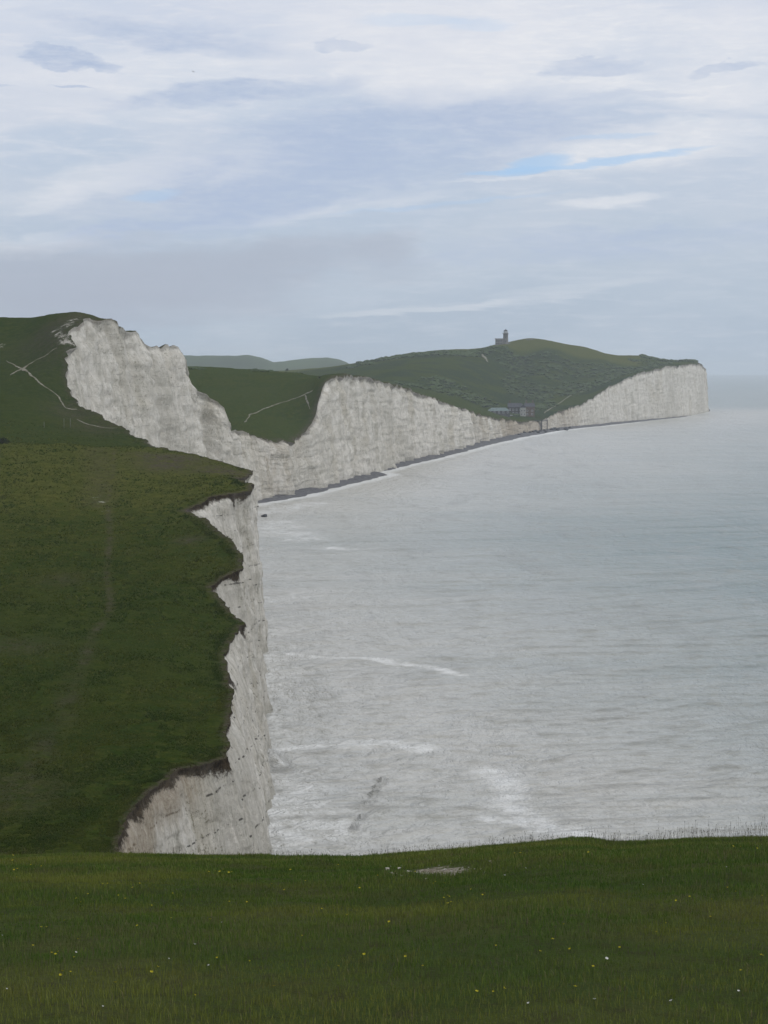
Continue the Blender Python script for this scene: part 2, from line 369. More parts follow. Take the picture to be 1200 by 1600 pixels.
# ------------------------------------------------------------------ grass tufts of the near hillside (uncountable)
M_tuft, t, b = material('tuft_grass'); o = t.obj(); ti = t.attr('tint')
c = t.mix(t.ramp(t.noise(o, .06, 5, .6), .4, .6), (0.0409,0.0701,0.0100), (0.0841,0.0994,0.0163))
c = t.mix(t.ramp(ti, 0, 1, .75, 0), c, (0.0240,0.0384,0.0075)); c = t.mix(t.ramp(ti, .8, 1, 0, .6), c, (0.1502,0.1469,0.0438))
c = t.mix(t.ramp(t.attr('soil'), 0, 1, 0, .8), c, (.055,.045,.026))
t.put(b.inputs['Base Color'], c); b.inputs['Specular IOR Level'].default_value = 0
def tufts(n, y0, y1):
    r = np.random.default_rng(55)
    Yt = 1/np.sqrt(r.uniform(1/y1**2, 1/y0**2, n)); fi = np.interp(Yt, Ys, np.arange(NR))
    jm = np.searchsorted(tau, .222)-1
    fj = np.where(r.uniform(0, 1, n) < .12, r.uniform(0, 10, n), r.uniform(0, jm, n))
    i, j = np.minimum(fi.astype(int), NR-2), np.minimum(fj.astype(int), jm); a, c_ = (fi-i), (fj-j)
    g = lambda M: (M[i,j]*(1-a)+M[i+1,j]*a)*(1-c_) + (M[i,j+1]*(1-a)+M[i+1,j+1]*a)*c_
    X, Y, Z, wn_ = g(XX), g(YY), g(ZZ), g(worn)
    keep = (r.uniform(0, 1, n) > np.clip(wn_*1.5, 0, .97)) & (g(chalk) < .25)
    keep &= fbm(X/2.2, Y/3.5, o=3, s=401) > -.28
    X, Y, Z, wn_ = X[keep], Y[keep], Z[keep], wn_[keep]; n = len(X); nb_ = 4
    sz = r.uniform(.08, .23, n)*np.clip(Y/320, .7, 1.5)*(1+.6*fbm(X/5, Y/5, o=2, s=402))
    V = np.zeros((n, nb_, 3, 3)); 
    for k in range(nb_):
        an = r.uniform(0, 6.28, n); ox, oy = r.normal(0, .35, n)*sz, r.normal(0, .35, n)*sz; w = sz*r.uniform(.25, .5, n)
        V[:,k,0] = np.stack([X+ox-np.cos(an)*w, Y+oy-np.sin(an)*w, Z-.03], -1); V[:,k,1] = np.stack([X+ox+np.cos(an)*w, Y+oy+np.sin(an)*w, Z-.03], -1)
        V[:,k,2] = np.stack([X+ox+r.normal(0, .5, n)*sz, Y+oy+r.normal(0, .5, n)*sz, Z+sz*r.uniform(.6, 1.3, n)], -1)
    tint = np.repeat(np.clip(r.normal(.5, .25, n)+.3*fbm(X/9, Y/9, o=2, s=403), 0, 1), nb_*3); soil = np.repeat(np.clip(wn_, 0, 1), nb_*3)
    mesh_np('grass_tufts', V.reshape(-1, 3), np.arange(n*nb_*3).reshape(-1, 3), M_tuft, smooth=False, attrs=dict(tint=tint, soil=soil), kind='stuff')
tufts(230000, 186, 640)

# ------------------------------------------------------------------ cliffs
e2 = np.stack([XE, Ys], -1)
ks = 9
def smooth(a, n):
    k = np.ones(n)/n; return np.convolve(np.pad(a, (n//2, n//2), 'edge'), k, 'valid')[:len(a)]
XF = np.interp(Ys, FY, FX) + 0.8*np.clip(Ys/600,.5,2)*fbm(Ys/13., Ys*0+3, o=3, s=5)
XFv = XE + 1.8 + .065*top_Z
kk = np.maximum(sstep(925, 965, Ys), 1-sstep(224, 250, Ys))
XF = np.maximum(XF*(1-kk)+XFv*kk, XE + 1.0 + .06*top_Z)
arc = np.concatenate([[0], np.cumsum(np.hypot(np.diff(smooth(XE, 15)), np.diff(Ys)))])
arcS = np.concatenate([[0], np.cumsum(np.diff(arc)/np.clip(Ys[1:]/520, .7, 2.2))])
tx, ty = np.gradient(smooth(XE, 41)), np.gradient(Ys)
tl = np.hypot(tx, ty); nx, ny = ty/tl, -tx/tl
NV = 84
v = np.linspace(0, 1, NV)
vv = v**1.12
prof = vv**.85
base_x = XE[:,None]*(1-prof) + XF[:,None]*prof
zz = top_Z[:,None]*(1-vv) + (-1.2)*vv
A = arc[:,None] + 0*vv
sc = np.clip(Ys/500, .55, 1.5)[:,None]
far_ = (sstep(600, 1000, Ys)*(1-.8*sstep(1300, 2000, Ys)))[:,None]
ribs = fbm(A/14, zz/260, o=3, s=21); cleft = np.clip(.12-np.abs(fbm(A/26, zz/160, o=2, s=27)), 0, .12)/.12
amp = ((1.7+1.3*far_)*ribs + (.9+.5*far_)*fbm(A/5, zz/100, o=3, s=22) + .45*fbm(A/1.9, zz/22, o=3, s=23) + .10*vn(A/30, zz/2.2, s=24) + .34*fbm(A/1.6, zz/1.6, o=3, s=25) + .6*np.round(2.5*fbm(A/6, zz/4.5, o=2, s=26))/2)*sc*(1.1-.35*sstep(1900,2100,Ys))[:,None] - cleft*(1.2+1.2*far_)*sc
fade = sstep(0, .06, vv)[None]
amp = amp*fade - .35*sc*sstep(0, .03, vv)[None]*(1-sstep(.04, .12, vv))[None]
CX = base_x + nx[:,None]*amp; CY = Ys[:,None] + ny[:,None]*amp
below = (top_Z[:,None]-zz)/np.interp(Ys, [150,165,232,240,330,336,350,358,412,418,445,450,600,900,2000,3900],[.6,1.25,1.2,.5,.55,1.1,1.1,.55,.7,1.3,1.3,.8,.9,1.3,2.2,2.2])[:,None]
earth = np.zeros_like(zz)
earth += (1-sstep(.05, .5, vv))[None]*(sstep(160,180,Ys)*(1-sstep(224,236,Ys)))[:,None]*.95
earth = np.maximum(earth, (sstep(180, 195, Ys)*(1-sstep(208, 222, Ys)))[:,None]*(1-.35*vv)[None]*.95)
for (y0, a0, w, dep) in [(970, .55, 45, .9),(1020,.45,30,.5),(1900, .95, 150, 1.),(1990,.8,130,1.),(1700,.6,90,.8),(1440,.35,25,.7),(2120,.7,90,.9),(1500,.25,80,.6),(2300,.35,140,.6),(2950,.5,40,1.),(915,.2,10,1),(2600,.15,200,1)]:
    earth = np.maximum(earth, a0*np.exp(-((Ys-y0)/w)**2)[:,None]*(1-dep*.0 - (1-dep)*vv)[None])
earth = np.maximum(earth, .38*(1-sstep(.02, .14, vv))[None]*(Ys > 900)[:,None])
lip = np.interp(Ys, [150,200,470,520,900,1000,3900], [1,1,1,.8,.35,.55,.5])[:,None] + 0*zz
lip *= (.82+.18*sstep(-.25, .2, fbm(Ys/9., Ys*0, s=77)))[:,None]
below_a = below*(1+.95*fbm(arc/5, arc*0, o=2, s=78))[:,None]
fcc = grid_faces(NR, NV, flip=True)
def cliff_part(y0, y1, mat):
    i0, i1 = np.searchsorted(Ys, y0), min(np.searchsorted(Ys, y1)+1, NR)
    V = np.stack([CX[i0:i1], CY[i0:i1], zz[i0:i1] + 0*CX[i0:i1]], -1).reshape(-1, 3)
    return mesh_np('cliff', V, grid_faces(i1-i0, NV, flip=True), mat, attrs=dict(arc=(arcS[:,None]+0*A)[i0:i1], below=below_a[i0:i1], earth=earth[i0:i1], lip=lip[i0:i1]), kind='structure')
M_ch1 = chalk_material('chalk_near', .9, 1.0)
M_ch2 = chalk_material('chalk_far', .82, .5)
cliff_part(30, 600, M_ch1)
cliff_part(600, 960, M_ch2)
cliff_part(960, 1985, M_ch2)
cliff_part(1985, 3900, M_ch2)

# ------------------------------------------------------------------ beach at the cliff foot
M_shingle, t, b = material('shingle')
o = t.obj(); n = t.noise(o, .4, 6, .75)
t.put(b.inputs['Base Color'], t.mix(t.ramp(n, .35, .65), (.07,.073,.082), (.15,.15,.155)))
t.put(b.inputs['Normal'], t.bump(n, .8, 1.0))
bi = np.where((Ys > 900) & (Ys < 3060))[0]
bw = np.interp(Ys[bi], [900,935,960,1100,1175,1190,1215,1260,1373,1560,1700,1857,2050,2300,2500,2700,2800,3060], [0,2,9,9,11,10,0,5,9,12,15,16,17,12,6,2.5,.8,0])
bw = np.maximum(bw*(1+.25*fbm(Ys[bi]/25, Ys[bi]*0, s=31)) - .2, 0)
cols = np.linspace(-.6, 1, 8)
fx = smooth(XF[bi], 25)
stx, sty = np.gradient(smooth(fx, 31)), np.gradient(Ys[bi]); sl = np.hypot(stx, sty); bnx, bny = sty/sl, -stx/sl
BX = fx[:,None] + (bnx*bw)[:,None]*cols[None] - (cols[None] < 0)*3; BY = Ys[bi][:,None] + (bny*bw)[:,None]*cols[None]
BZ = 1.9*(1-cols[None])*np.minimum(1, bw/7)[:,None] - .45 + .25*fbm(BX/4, BY/4, o=3, s=33)
mesh_np('beach', np.stack([BX, BY, BZ], -1).reshape(-1, 3), grid_faces(len(bi), len(cols), flip=True), M_shingle, kind='structure')

# ------------------------------------------------------------------ sea
def sea_material():
    m, t, b = material('sea_water'); o = t.obj()
    sh = t.attr('shore'); milk = t.attr('milk'); foam = t.attr('foam'); rough_w = t.attr('dist')
    w1 = t.noise(t.mapping(o, (.12,.085,1), (0,0,.3)), 1.0, 5, .62, 0)
    w2 = t.noise(t.mapping(o, (.36,.42,1), (0,0,.2)), 1.0, 5, .62, 0)
    w4 = t.noise(t.mapping(o, (.035,.010,1), (0,0,.3)), 1.0, 6, .7, .6)
    w3 = t.noise(t.mapping(o, (.010,.03,1), (0,0,.3)), 1.0, 4, .6)
    milkn = t.math('ADD', milk, t.math('MULTIPLY', t.math('SUBTRACT', w3, .5), .55), clamp=True)
    c = t.mix(milkn, (.16,.215,.215), (.455,.45,.415))
    c = t.mix(t.ramp(w2, .48, .66, 0, .38), c, (.25,.24,.195))
    c = t.mix(t.ramp(w1, .53, .68, 0, .40), c, (.23,.225,.185))
    c = t.mix(t.ramp(w2, .30, .44, .35, 0), c, (.45,.46,.45))
    c = t.mix(t.ramp(w4, .52, .66, 0, .35), c, (.20,.205,.185))
    c = t.mix(t.ramp(w4, .32, .46, .3, 0), c, (.34,.36,.36))
    fn = t.math('ADD', t.math('MULTIPLY', t.noise(t.mapping(o, (.30,.30,1), (0,0,.2)), 1.0, 7, .78, .5), .75), t.math('MULTIPLY', w1, .35))
    fm = t.ramp(t.math('ADD', foam, t.math('SUBTRACT', t.math('MULTIPLY', fn, 1.7), .38)), .58, 1.0)
    fm = t.math('MULTIPLY', fm, t.ramp(foam, .02, .15))
    c = t.mix(t.math('MULTIPLY', fm, .85), c, (.66,.67,.66))
    t.put(b.inputs['Base Color'], c)
    b.inputs['Roughness'].default_value = .32; b.inputs['Specular IOR Level'].default_value = .38; b.inputs['IOR'].default_value = 1.33
    t.put(b.inputs['Roughness'], t.math('ADD', t.math('MULTIPLY', fm, .5), .30))
    hgt = t.math('ADD', t.math('MULTIPLY', w2, .9), t.math('ADD', t.math('MULTIPLY', w1, 2.2), t.math('MULTIPLY', w4, 5.0)))
    t.put(b.inputs['Normal'], t.bump(hgt, .8, 1.0))
    return m
M_sea = sea_material()
ua = np.concatenate([np.linspace(-2.2, -.30, 30)[:-1], np.linspace(-.30, .30, 760), np.linspace(.30, 2.2, 30)[1:]])
pys = np.concatenate([[4600, 3600, 2900, 2400, 2000, 1700], np.arange(1500, 600, -1.05), 600-np.cumsum(np.linspace(1., .35, 31))])
pys = pys[pys > HZ+8.6]
Yr = np.array([H*F/(p-HZ) for p in pys])
SX = Yr[:,None]*ua[None]; SY = Yr[:,None] + 0*SX
dy_ = np.gradient(Yr)[:,None] + 0*SX
swell = 0
for wl, am, an, sd in [(34,.30,-.35,1),(19,.24,-.55,2),(11,.22,-.2,3),(7,.17,-.65,4),(4.6,.12,-.1,5)]:
    k = 2*math.pi/wl
    ph = k*(SX*math.sin(an) + SY*math.cos(an)) + 2.6*fbm(SX/(wl*7), SY/(wl*4), o=2, s=40+sd)
    env = .35+.9*np.clip(fbm(SX/(wl*3.5), SY/(wl*2), o=2, s=60+sd)+.45, 0, 1)
    s_ = np.sin(ph); crest = (1-np.abs(np.sin(ph/2)))*2-1
    swell = swell + am*env*(.45*s_+.75*crest)*np.clip((wl/2.6-dy_)/(wl/2.6), 0, 1)
chop = .10*fbm(SX/2.6, SY/1.3, o=3, s=51)*np.clip((2.2-dy_)/2.2, 0, 1)
SZ = swell*.82 + chop*.6 - .1
coastX = np.interp(SY, Ys, XF)
shore = SX - coastX            # metres seaward of the cliff foot
bwf = np.interp(SY, Ys[bi], bw, left=0, right=0)
milk = np.clip(1.1 - shore/(SY*.22+50), 0, 1)
milk = np.clip(milk + .10*fbm(SX/90, SY/160, o=3, s=71) - .15*sstep(900, 2500, SY) + .30*(1-sstep(260, 420, SY)), 0, 1)
km = sstep(2500, 3900, SY + 250*fbm(SX/300, SY/900, o=2, s=72)); milk = milk*(1-km) + km*.16*(1-sstep(3500, 8000, SY))
foam = np.exp(-np.abs(shore-bwf-1.5)/(2.2+SY*.0012))*np.where(SY < 900, .22, np.where(SY < 2350, .70, .35))*(SY < 2950)
foam = np.maximum(foam, .20*np.exp(-np.abs(shore)/ (SY*.02))*(SY < 1100))
def zpt(px, py): return at_z(px, py)
def fline(pts, w, a, wy=None):
    global foam
    P = [zpt(*p) for p in pts]; w = w*1.5 + .8; a = a*(.74 + .5*fbm(SX/6, SY/9, o=3, s=113))
    foam = np.maximum(foam, a*np.exp(-(seg_dist(SX, SY, P)/w)**2))
fline([(428,1016),(470,1022),(520,1027),(560,1028),(610,1033),(660,1037),(695,1046),(718,1053)], 1.0, .50)
fline([(415,1040),(440,1046),(430,1030)], 5, .25)
fline([(415,985),(432,988)], 5, .33)
fline([(445,1010),(400,1010)], 4, .33)
fline([(425,1165),(480,1168),(540,1163),(600,1158),(660,1166)], 2.6, .36)
fline([(770,1200),(800,1228),(790,1250),(820,1275),(860,1288),(885,1296),(912,1315)], 1.9, .40)
fline([(770,1275),(830,1282),(880,1292)], 1.2, .38)
fline([(440,1240),(470,1280),(500,1300)], 6.0, .34)
fline([(430,1250),(450,1300)], 4.5, .40)
fline([(440,1215),(475,1240)], 3, .28)
fline([(445,830),(475,842)], 8, .30); fline([(520,856),(550,857)], 5, .36)
fline([(420,800),(455,792),(500,786)], 7, .27); fline([(430,815),(440,835)], 8, .27)
fline([(430,935),(470,930)], 6, .22)
for (a, b_) in [((1120,642),(1180,646)), ((1060,655),(1110,650))]: fline([a, b_], 10, .30)
# the one steep swell running in toward the cliff
rp = [zpt(*p) for p in [(556,1292),(568,1268),(584,1245),(598,1216)]]
dr = seg_dist(SX, SY, rp)
SZ = SZ + (.34+.5*vn(SX/1.5, SY/3., s=6))*np.exp(-(dr/.8)**2)
rp = [zpt(*p) for p in [(418,1178),(430,1190),(440,1200)]]
SZ = SZ + .9*np.exp(-(seg_dist(SX, SY, rp)/1.8)**2)
mesh_np('sea', np.stack([SX, SY, SZ], -1).reshape(-1, 3), grid_faces(len(Yr), len(ua)), M_sea,
        attrs=dict(shore=shore, milk=milk, foam=foam, dist=SY*0), kind='structure')
R_ = 24000
gx = np.linspace(-R_, R_, 9)
GX, GY = np.meshgrid(gx, gx)
mesh_np('water', np.stack([GX, GY, GX*0-1.6], -1).reshape(-1, 3), grid_faces(9, 9), M_sea, kind='structure')

# ------------------------------------------------------------------ far hills
M_far = plain('far_downs', (.045,.068,.022), 1, .35, .004, .05)
fx_ = np.linspace(-330, 640, 260); fy_ = np.linspace(5400, 7400, 60)
cx_p = np.array([-330,0,200,290,340,390,410,428,460,490,510,530,545,552,575,640])
c1 = np.array([556,556,556,555,556,555,559,566,562,559,558.5,562,568,574,578,580])
FXp, FYp = np.meshgrid(fx_, fy_)
cr = H + (HZ-np.interp(FXp, cx_p, c1))/F*6200
bump_ = np.exp(-((FYp-6200)/520)**2)
FZ = 5 + (cr-5)*bump_ + 3*fbm(FXp/30, FYp/250, o=4, s=81)*bump_
mesh_np('far_hills', np.stack([(FXp-600)/F*FYp, FYp, FZ], -1).reshape(-1, 3), grid_faces(60, 260), M_far, kind='structure')

# ------------------------------------------------------------------ chalk paths draped over the turf
M_path, t, b = material('chalk_path')
o = t.obj(); n = t.noise(o, .35, 5, .7); n2 = t.noise(o, 2.0, 4, .7)
c = t.mix(t.ramp(n, .35, .65), (.12,.11,.075), (.26,.245,.20)); c = t.mix(t.ramp(n2, .5, .75, 0, .5), c, (.10,.09,.055))
t.put(b.inputs['Base Color'], c)
def path(pts, w, lift=.16):
    WK = .46 if lift < .4 else .7
    P = []
    for i, q in enumerate(pts):
        p = hit(q[0], q[1])
        if p: P.append((p.x, p.y, q[2] if len(q) > 2 else w))
    out = []
    for a, b_ in zip(P[:-1], P[1:]):
        L = math.hypot(b_[0]-a[0], b_[1]-a[1]); n = max(2, int(L/1.5))
        for k in range(n): out.append([a[i]+(b_[i]-a[i])*k/n for i in range(3)])
    out.append(list(P[-1])); out = np.array(out)
    out[:,0] += .5*fbm(out[:,1]/5, out[:,0]/5, s=91); 
    tx, ty = np.gradient(out[:,0]), np.gradient(out[:,1]); l = np.hypot(tx, ty)+1e-6
    nx_, ny_ = ty/l, -tx/l
    w_ = out[:,2]*WK*(.8+.75*fbm(out[:,0]/2.5, out[:,1]/2.5, o=2, s=92))*.5
    w_[0] *= .3; w_[-1] *= .3
    V = []
    for k, s in enumerate((-1, -.33, .33, 1)):
        x = out[:,0]+nx_*w_*s; y = out[:,1]+ny_*w_*s
        z = np.array([(drop(a, b2) or 0) for a, b2 in zip(x, y)]) + (lift if abs(s) < 1 else -.1)
        V.append(np.stack([x, y, z], -1))
    V = np.stack(V, 1)
    mesh_np('path', V.reshape(-1, 3), grid_faces(len(out), 4), M_path, kind='structure')
path([(10,564,1.2),(22,570,1.8),(35,576,3.6),(45,583,2.8),(56,592,2.4),(70,604,1.8),(82,612,1.6),(92,620,1.6),(98,630,1.8),(104,638,1.4),(122,640,.8)], 2)
path([(16,586,.8),(26,580,1.4),(35,576,3.2),(46,569,1.0),(58,562,.5),(70,557,.7),(82,547,1.0),(88,544,1.6)], 1.5)
path([(120,655,1.),(130,660,2.0),(140,664,1.7),(155,667,1.6),(168,669,1.0),(184,669,.6)], 2)
path([(382,660,1.6),(390,648,2.2),(398,646,1.4),(410,640,1.8),(425,634,1.8),(440,629,1.2),(455,624,1.2),(470,619,2.0),(480,614,3.4),(488,611,1.4)], 2, .25)
path([(477,617,2),(481,628,1.8),(485,640,1.3)], 1.5, .25)
path([(906,613,3),(920,606,4.0),(935,600,5.0),(948,595,2.0),(955,592,1.5)], 4, .5)
path([(752,553,4),(758,559,7),(762,566,3)], 4, .5)
path([(850,646,3),(858,640,3),(870,632,2),(885,622,2),(900,614,2)], 2, .4)

# ------------------------------------------------------------------ scrub on the far slope (uncountable mass)
M_scrub, t, b = material('scrub_leaves')
o = t.obj(); n = t.noise(o, .6, 5, .7)
t.put(b.inputs['Base Color'], t.mix(t.ramp(n, .35, .65), (.032,.054,.014), (.052,.078,.022)))
def clump(nf=26):
    bm = bmesh.new(); bmesh.ops.create_icosphere(bm, subdivisions=2, radius=1)
    V = np.array([v.co[:] for v in bm.verts]); Ff = np.array([[v.index for v in f.verts] for f in bm.faces]); bm.free()
    return V, Ff
CV, CF = clump()
sv, sf, nb = [], [], 0
def add_clump(x, y, z, r, hz, seed):
    global nb
    n = 1 + .45*vn(CV[:,0]*1.7+seed, CV[:,1]*1.7, CV[:,2]*1.7, s=seed % 97) + .22*vn(CV[:,0]*4+seed, CV[:,1]*4, CV[:,2]*4)
    V = CV*n[:,None]*np.array([r, r, hz]) + np.array([x, y, z])
    sv.append(V); sf.append(CF+nb); nb += len(V)
cnt = 0
for k in range(9000):
    px = rng.uniform(540, 1090); Y = rng.uniform(2020, 2900)
    x = (px-600)/F*Y
    dens = fbm(np.array([x/85.]), np.array([Y/150.]), o=3, s=101)[0]
    if x > np.interp(Y, Ys, XE) - 25: continue
    band = np.exp(-((Y-2600)/110)**2)*.45
    if dens + band < .17 or (Y > 2650 and px < 980): continue
    z = drop(x, Y)
    if z is None: continue
    r = rng.uniform(1.2, 3.4); add_clump(x, Y, z+.2*r, r*1.3, r*rng.uniform(.45, .8), k); cnt += 1
    if cnt > 1200: break
# fringe on the crest towards the headland and above the valley
for k in range(260):
    px = rng.uniform(1000, 1088); p = at_y(px, 566, 2860 + rng.uniform(-20, 40)); z = drop(p[0], p[1])
    if z: r = rng.uniform(1.2, 2.6); add_clump(p[0], p[1], z+.4*r, r*1.4, r*.9, 5000+k)
for k in range(160):
    px = rng.choice([rng.normal(712, 10), rng.normal(735, 6), rng.normal(660, 14), rng.normal(610, 12)]); Y = rng.uniform(2480, 2560)
    x = (px-600)/F*Y; z = drop(x, Y)
    if z: r = rng.uniform(1.5, 3.2); add_clump(x, Y, z+.3*r, r*1.5, r*.75, 7000+k)
for k in range(150):
    px = rng.uniform(290, 470); Y = rng.uniform(1262, 1285) ; x = (px-600)/F*Y; z = drop(x, Y)
    if vn(np.array([px/22.]), np.array([.5]), s=3)[0] < 0: continue
    if z: r = rng.uniform(.5, 1.2); add_clump(x, Y, z+.2*r, r*1.6, r*.6, 8000+k)
mesh_np('scrub', np.concatenate(sv), np.concatenate(sf), M_scrub, smooth=False, kind='stuff')

# ------------------------------------------------------------------ small builders
def bm_obj(name, bm, mat, parent=None, smooth=False):
    me = bpy.data.meshes.new(name); bm.normal_update(); bm.to_mesh(me); bm.free(); me.materials.append(mat)
    for p in me.polygons: p.use_smooth = smooth
    o = bpy.data.objects.new(name, me); C.objects.link(o)
    if parent: o.parent = parent
    return o
def box(bm, x0, x1, y0, y1, z0, z1):
    vs = [bm.verts.new(p) for p in [(x0,y0,z0),(x1,y0,z0),(x1,y1,z0),(x0,y1,z0),(x0,y0,z1),(x1,y0,z1),(x1,y1,z1),(x0,y1,z1)]]
    for f in [(3,2,1,0),(4,5,6,7),(0,1,5,4),(1,2,6,5),(2,3,7,6),(3,0,4,7)]: bm.faces.new([vs[i] for i in f])
def lathe(bm, prof, n=20, cx=0, cy=0):
    rings = []
    for r, z in prof:
        rings.append([bm.verts.new((cx+r*math.cos(2*math.pi*k/n), cy+r*math.sin(2*math.pi*k/n), z)) for k in range(n)])
    for a, b_ in zip(rings[:-1], rings[1:]):
        for k in range(n): bm.faces.new([a[k], a[(k+1)%n], b_[(k+1)%n], b_[k]])
    bm.faces.new(rings[0][::-1]); bm.faces.new(rings[-1])
def roof(bm, x0, x1, y0, y1, z0, z1, hip=0.0, axis='x', ov=.35):
    x0 -= ov; x1 += ov; y0 -= ov; y1 += ov
    if axis == 'x': r = [(x0+hip+.0, (y0+y1)/2, z1), (x1-hip, (y0+y1)/2, z1)]
    else: r = [((x0+x1)/2, y0+hip, z1), ((x0+x1)/2, y1-hip, z1)]
    b4 = [bm.verts.new(p) for p in [(x0,y0,z0),(x1,y0,z0),(x1,y1,z0),(x0,y1,z0)]]
    a, c = [bm.verts.new(p) for p in r]
    bm.faces.new(b4[::-1])
    if axis == 'x':
        for f in [(b4[0],b4[1],c,a),(b4[2],b4[3],a,c),(b4[1],b4[2],c),(b4[3],b4[0],a)]: bm.faces.new(f)
    else:
        for f in [(b4[0],b4[1],a),(b4[1],b4[2],c,a),(b4[2],b4[3],c),(b4[3],b4[0],a,c)]: bm.faces.new(f)
def thing(name, label, cat, loc, rz=0, group=None):
    o = bpy.data.objects.new(name, None); C.objects.link(o); o.location = loc; o.rotation_euler = (0, 0, rz)
    return tag(o, label, cat, group)
def on_ground(px, py):
    p = hit(px, py); return p
granite = plain('granite', (.19,.187,.18), .9, .3, .7); white = plain('white_paint', (.72,.72,.70), .6, .06)
slate = plain('slate', (.055,.058,.068), .7, .25, .8); glass = plain('window_glass', (.03,.035,.04), .15, .1, 1, .5)
darkwall = plain('weathered_cladding', (.075,.075,.075), .9, .25, .6); cream = plain('cream_render', (.34,.34,.31), .8, .1); brick = plain('brown_brick', (.115,.088,.068), .9, .3, .7)
green_roof = plain('green_grey_roof', (.13,.17,.165), .7, .2, .5); steel = plain('dark_steel', (.05,.052,.06), .5, .2)
wood = plain('bleached_wood', (.16,.16,.13), .9, .2, 4); tyre = plain('tyre_rubber', (.02,.02,.02), .9, .1)

# lighthouse on the skyline
p = hit(790, 537.5) or Vector(at_y(790, 537.5, 2760)); gz = min(p.z, (drop(p.x-8, p.y) or p.z)) - .5
lz = p.z-.8
lz -= .3
L = thing('lighthouse', 'grey granite lighthouse tower with white lantern standing on the grassy skyline', 'lighthouse', (p.x, p.y, lz))
L.scale = (1.12, 1.12, 1.12)
q = p.y/F   # metres per photo pixel at that range
tr = 3.3; th = 14.2
bm = bmesh.new(); lathe(bm, [(tr*1.15,-3),(tr*1.12,0),(tr,6),(tr*.94,th-.8),(tr*1.12,th-.4),(tr*1.15,th)], 24); tw = bm_obj('tower', bm, granite, L, True)
for zw in (4, 9):
    bm = bmesh.new(); box(bm, -.5, .5, -tr*1.06, -tr*.9, zw, zw+1.5); w = bm_obj('window', bm, glass, L)
bm = bmesh.new()
lathe(bm, [(tr*1.3, th+.003),(tr*1.3, th+.25)], 24)
bm_obj('gallery', bm, granite, L)
bm = bmesh.new()
for k in range(16):
    a = k*math.pi/8; box(bm, tr*1.22*math.cos(a)-.06, tr*1.22*math.cos(a)+.06, tr*1.22*math.sin(a)-.06, tr*1.22*math.sin(a)+.06, th+.26, th+1.3)
lathe(bm, [(tr*1.25, th+1.3),(tr*1.25, th+1.42)], 24)
bm_obj('railing', bm, white, L)
bm = bmesh.new(); lathe(bm, [(tr*.72, th+.26),(tr*.72, th+3.4)], 16); lt = bm_obj('lantern', bm, white, L, True)
bm = bmesh.new()
for k in range(12):
    a = k*math.pi/6+.26; r = tr*.74
    box(bm, r*math.cos(a)-.28, r*math.cos(a)+.28, r*math.sin(a)-.28, r*math.sin(a)+.28, th+1.5, th+3.0)
bm_obj('lantern_glazing', bm, plain('lantern_glass', (.30,.34,.37), .2, .1, 1, .5), lt)
bm = bmesh.new(); lathe(bm, [(tr*.86, th+3.4),(tr*.8, th+3.9),(tr*.5, th+4.7),(tr*.12, th+5.3),(.12, th+6.2)], 16); bm_obj('dome', bm, steel, L, True)
bm = bmesh.new(); box(bm, -13.2, -tr*.9, -3.6, 4.2, -5.5, 7.2); wl = bm_obj('wall', bm, granite, L)
bm = bmesh.new(); box(bm, -13.6, -tr*.9, -3.95, -3.55, 7.2, 8.1); box(bm, -13.6, -13.1, -3.5, 4.6, 7.2, 8.1); box(bm, -13.0, -tr*.9, 4.2, 4.6, 7.2, 8.1); bm_obj('parapet', bm, granite, L)
for xw in (-11.5, -8.8, -6.0):
    for zw in (.6, 4.2):
        bm = bmesh.new(); box(bm, xw-.5, xw+.5, -3.66, -3.58, zw, zw+1.6); bm_obj('window', bm, glass, L)
bm = bmesh.new(); box(bm, 3.0, 5.8, -2.5, 3, -3, 3.0); bm_obj('porch', bm, granite, L)

# low stone foundation on the summit
p = hit(828, 531) or Vector(at_y(828, 531, 2800))
bm = bmesh.new(); 
for k in range(7): 
    x = -5+k*1.7; box(bm, x, x+1.65, -1.2+.1*(k%2), 1.2, -1.2, 1.1+.25*math.sin(k*2.1))
s = bm_obj('stone_bank', bm, granite); s.location = p; tag(s, 'low stone bank on the very top of the grassy hill right of the lighthouse', 'wall')

# hamlet in the dip
def house(name, label, px, py, w, d, eave, ridge, wallm, roofm, rz=0, wins=3, storeys=2, axis='x', chim=1, hip=0, endwhite=False):
    p = place(px, py)
    t = thing(name, label, 'house', (p.x, p.y, p.z-.3), rz)
    bm = bmesh.new(); box(bm, -w/2, w/2, -d/2, d/2, -3, eave); W = bm_obj('wall', bm, wallm, t)
    bm = bmesh.new(); roof(bm, -w/2, w/2, -d/2, d/2, eave+.003, ridge, hip, axis); R = bm_obj('roof', bm, roofm, t)
    for k in range(chim):
        x = (-w/2+1.5) if k == 0 else (w/2-1.5) if k == 1 else 0
        bm = bmesh.new(); box(bm, x-.7, x+.7, -.5, .5, (eave+ridge)/2, ridge+1.8); box(bm, x-.45, x-.15, -.15, .15, ridge+1.8, ridge+2.4); box(bm, x+.15, x+.45, -.15, .15, ridge+1.8, ridge+2.4)
        bm_obj('chimney', bm, brick, R)
    for s_ in range(storeys):
        for k in range(wins):
            x = -w/2 + (k+.5)*w/wins; z = 1.0 + s_*2.9
            bm = bmesh.new(); box(bm, x-.75, x+.75, -d/2-.06, -d/2-.01, z, z+1.5); f = bm_obj('window', bm, white, t)
            bm = bmesh.new(); box(bm, x-.6, x-.04, -d/2-.09, -d/2-.065, z+.12, z+1.38); box(bm, x+.04, x+.6, -d/2-.09, -d/2-.065, z+.12, z+1.38); bm_obj('pane', bm, glass, f)
    t.scale = (1.15, 1.15, 1.3)
    return t
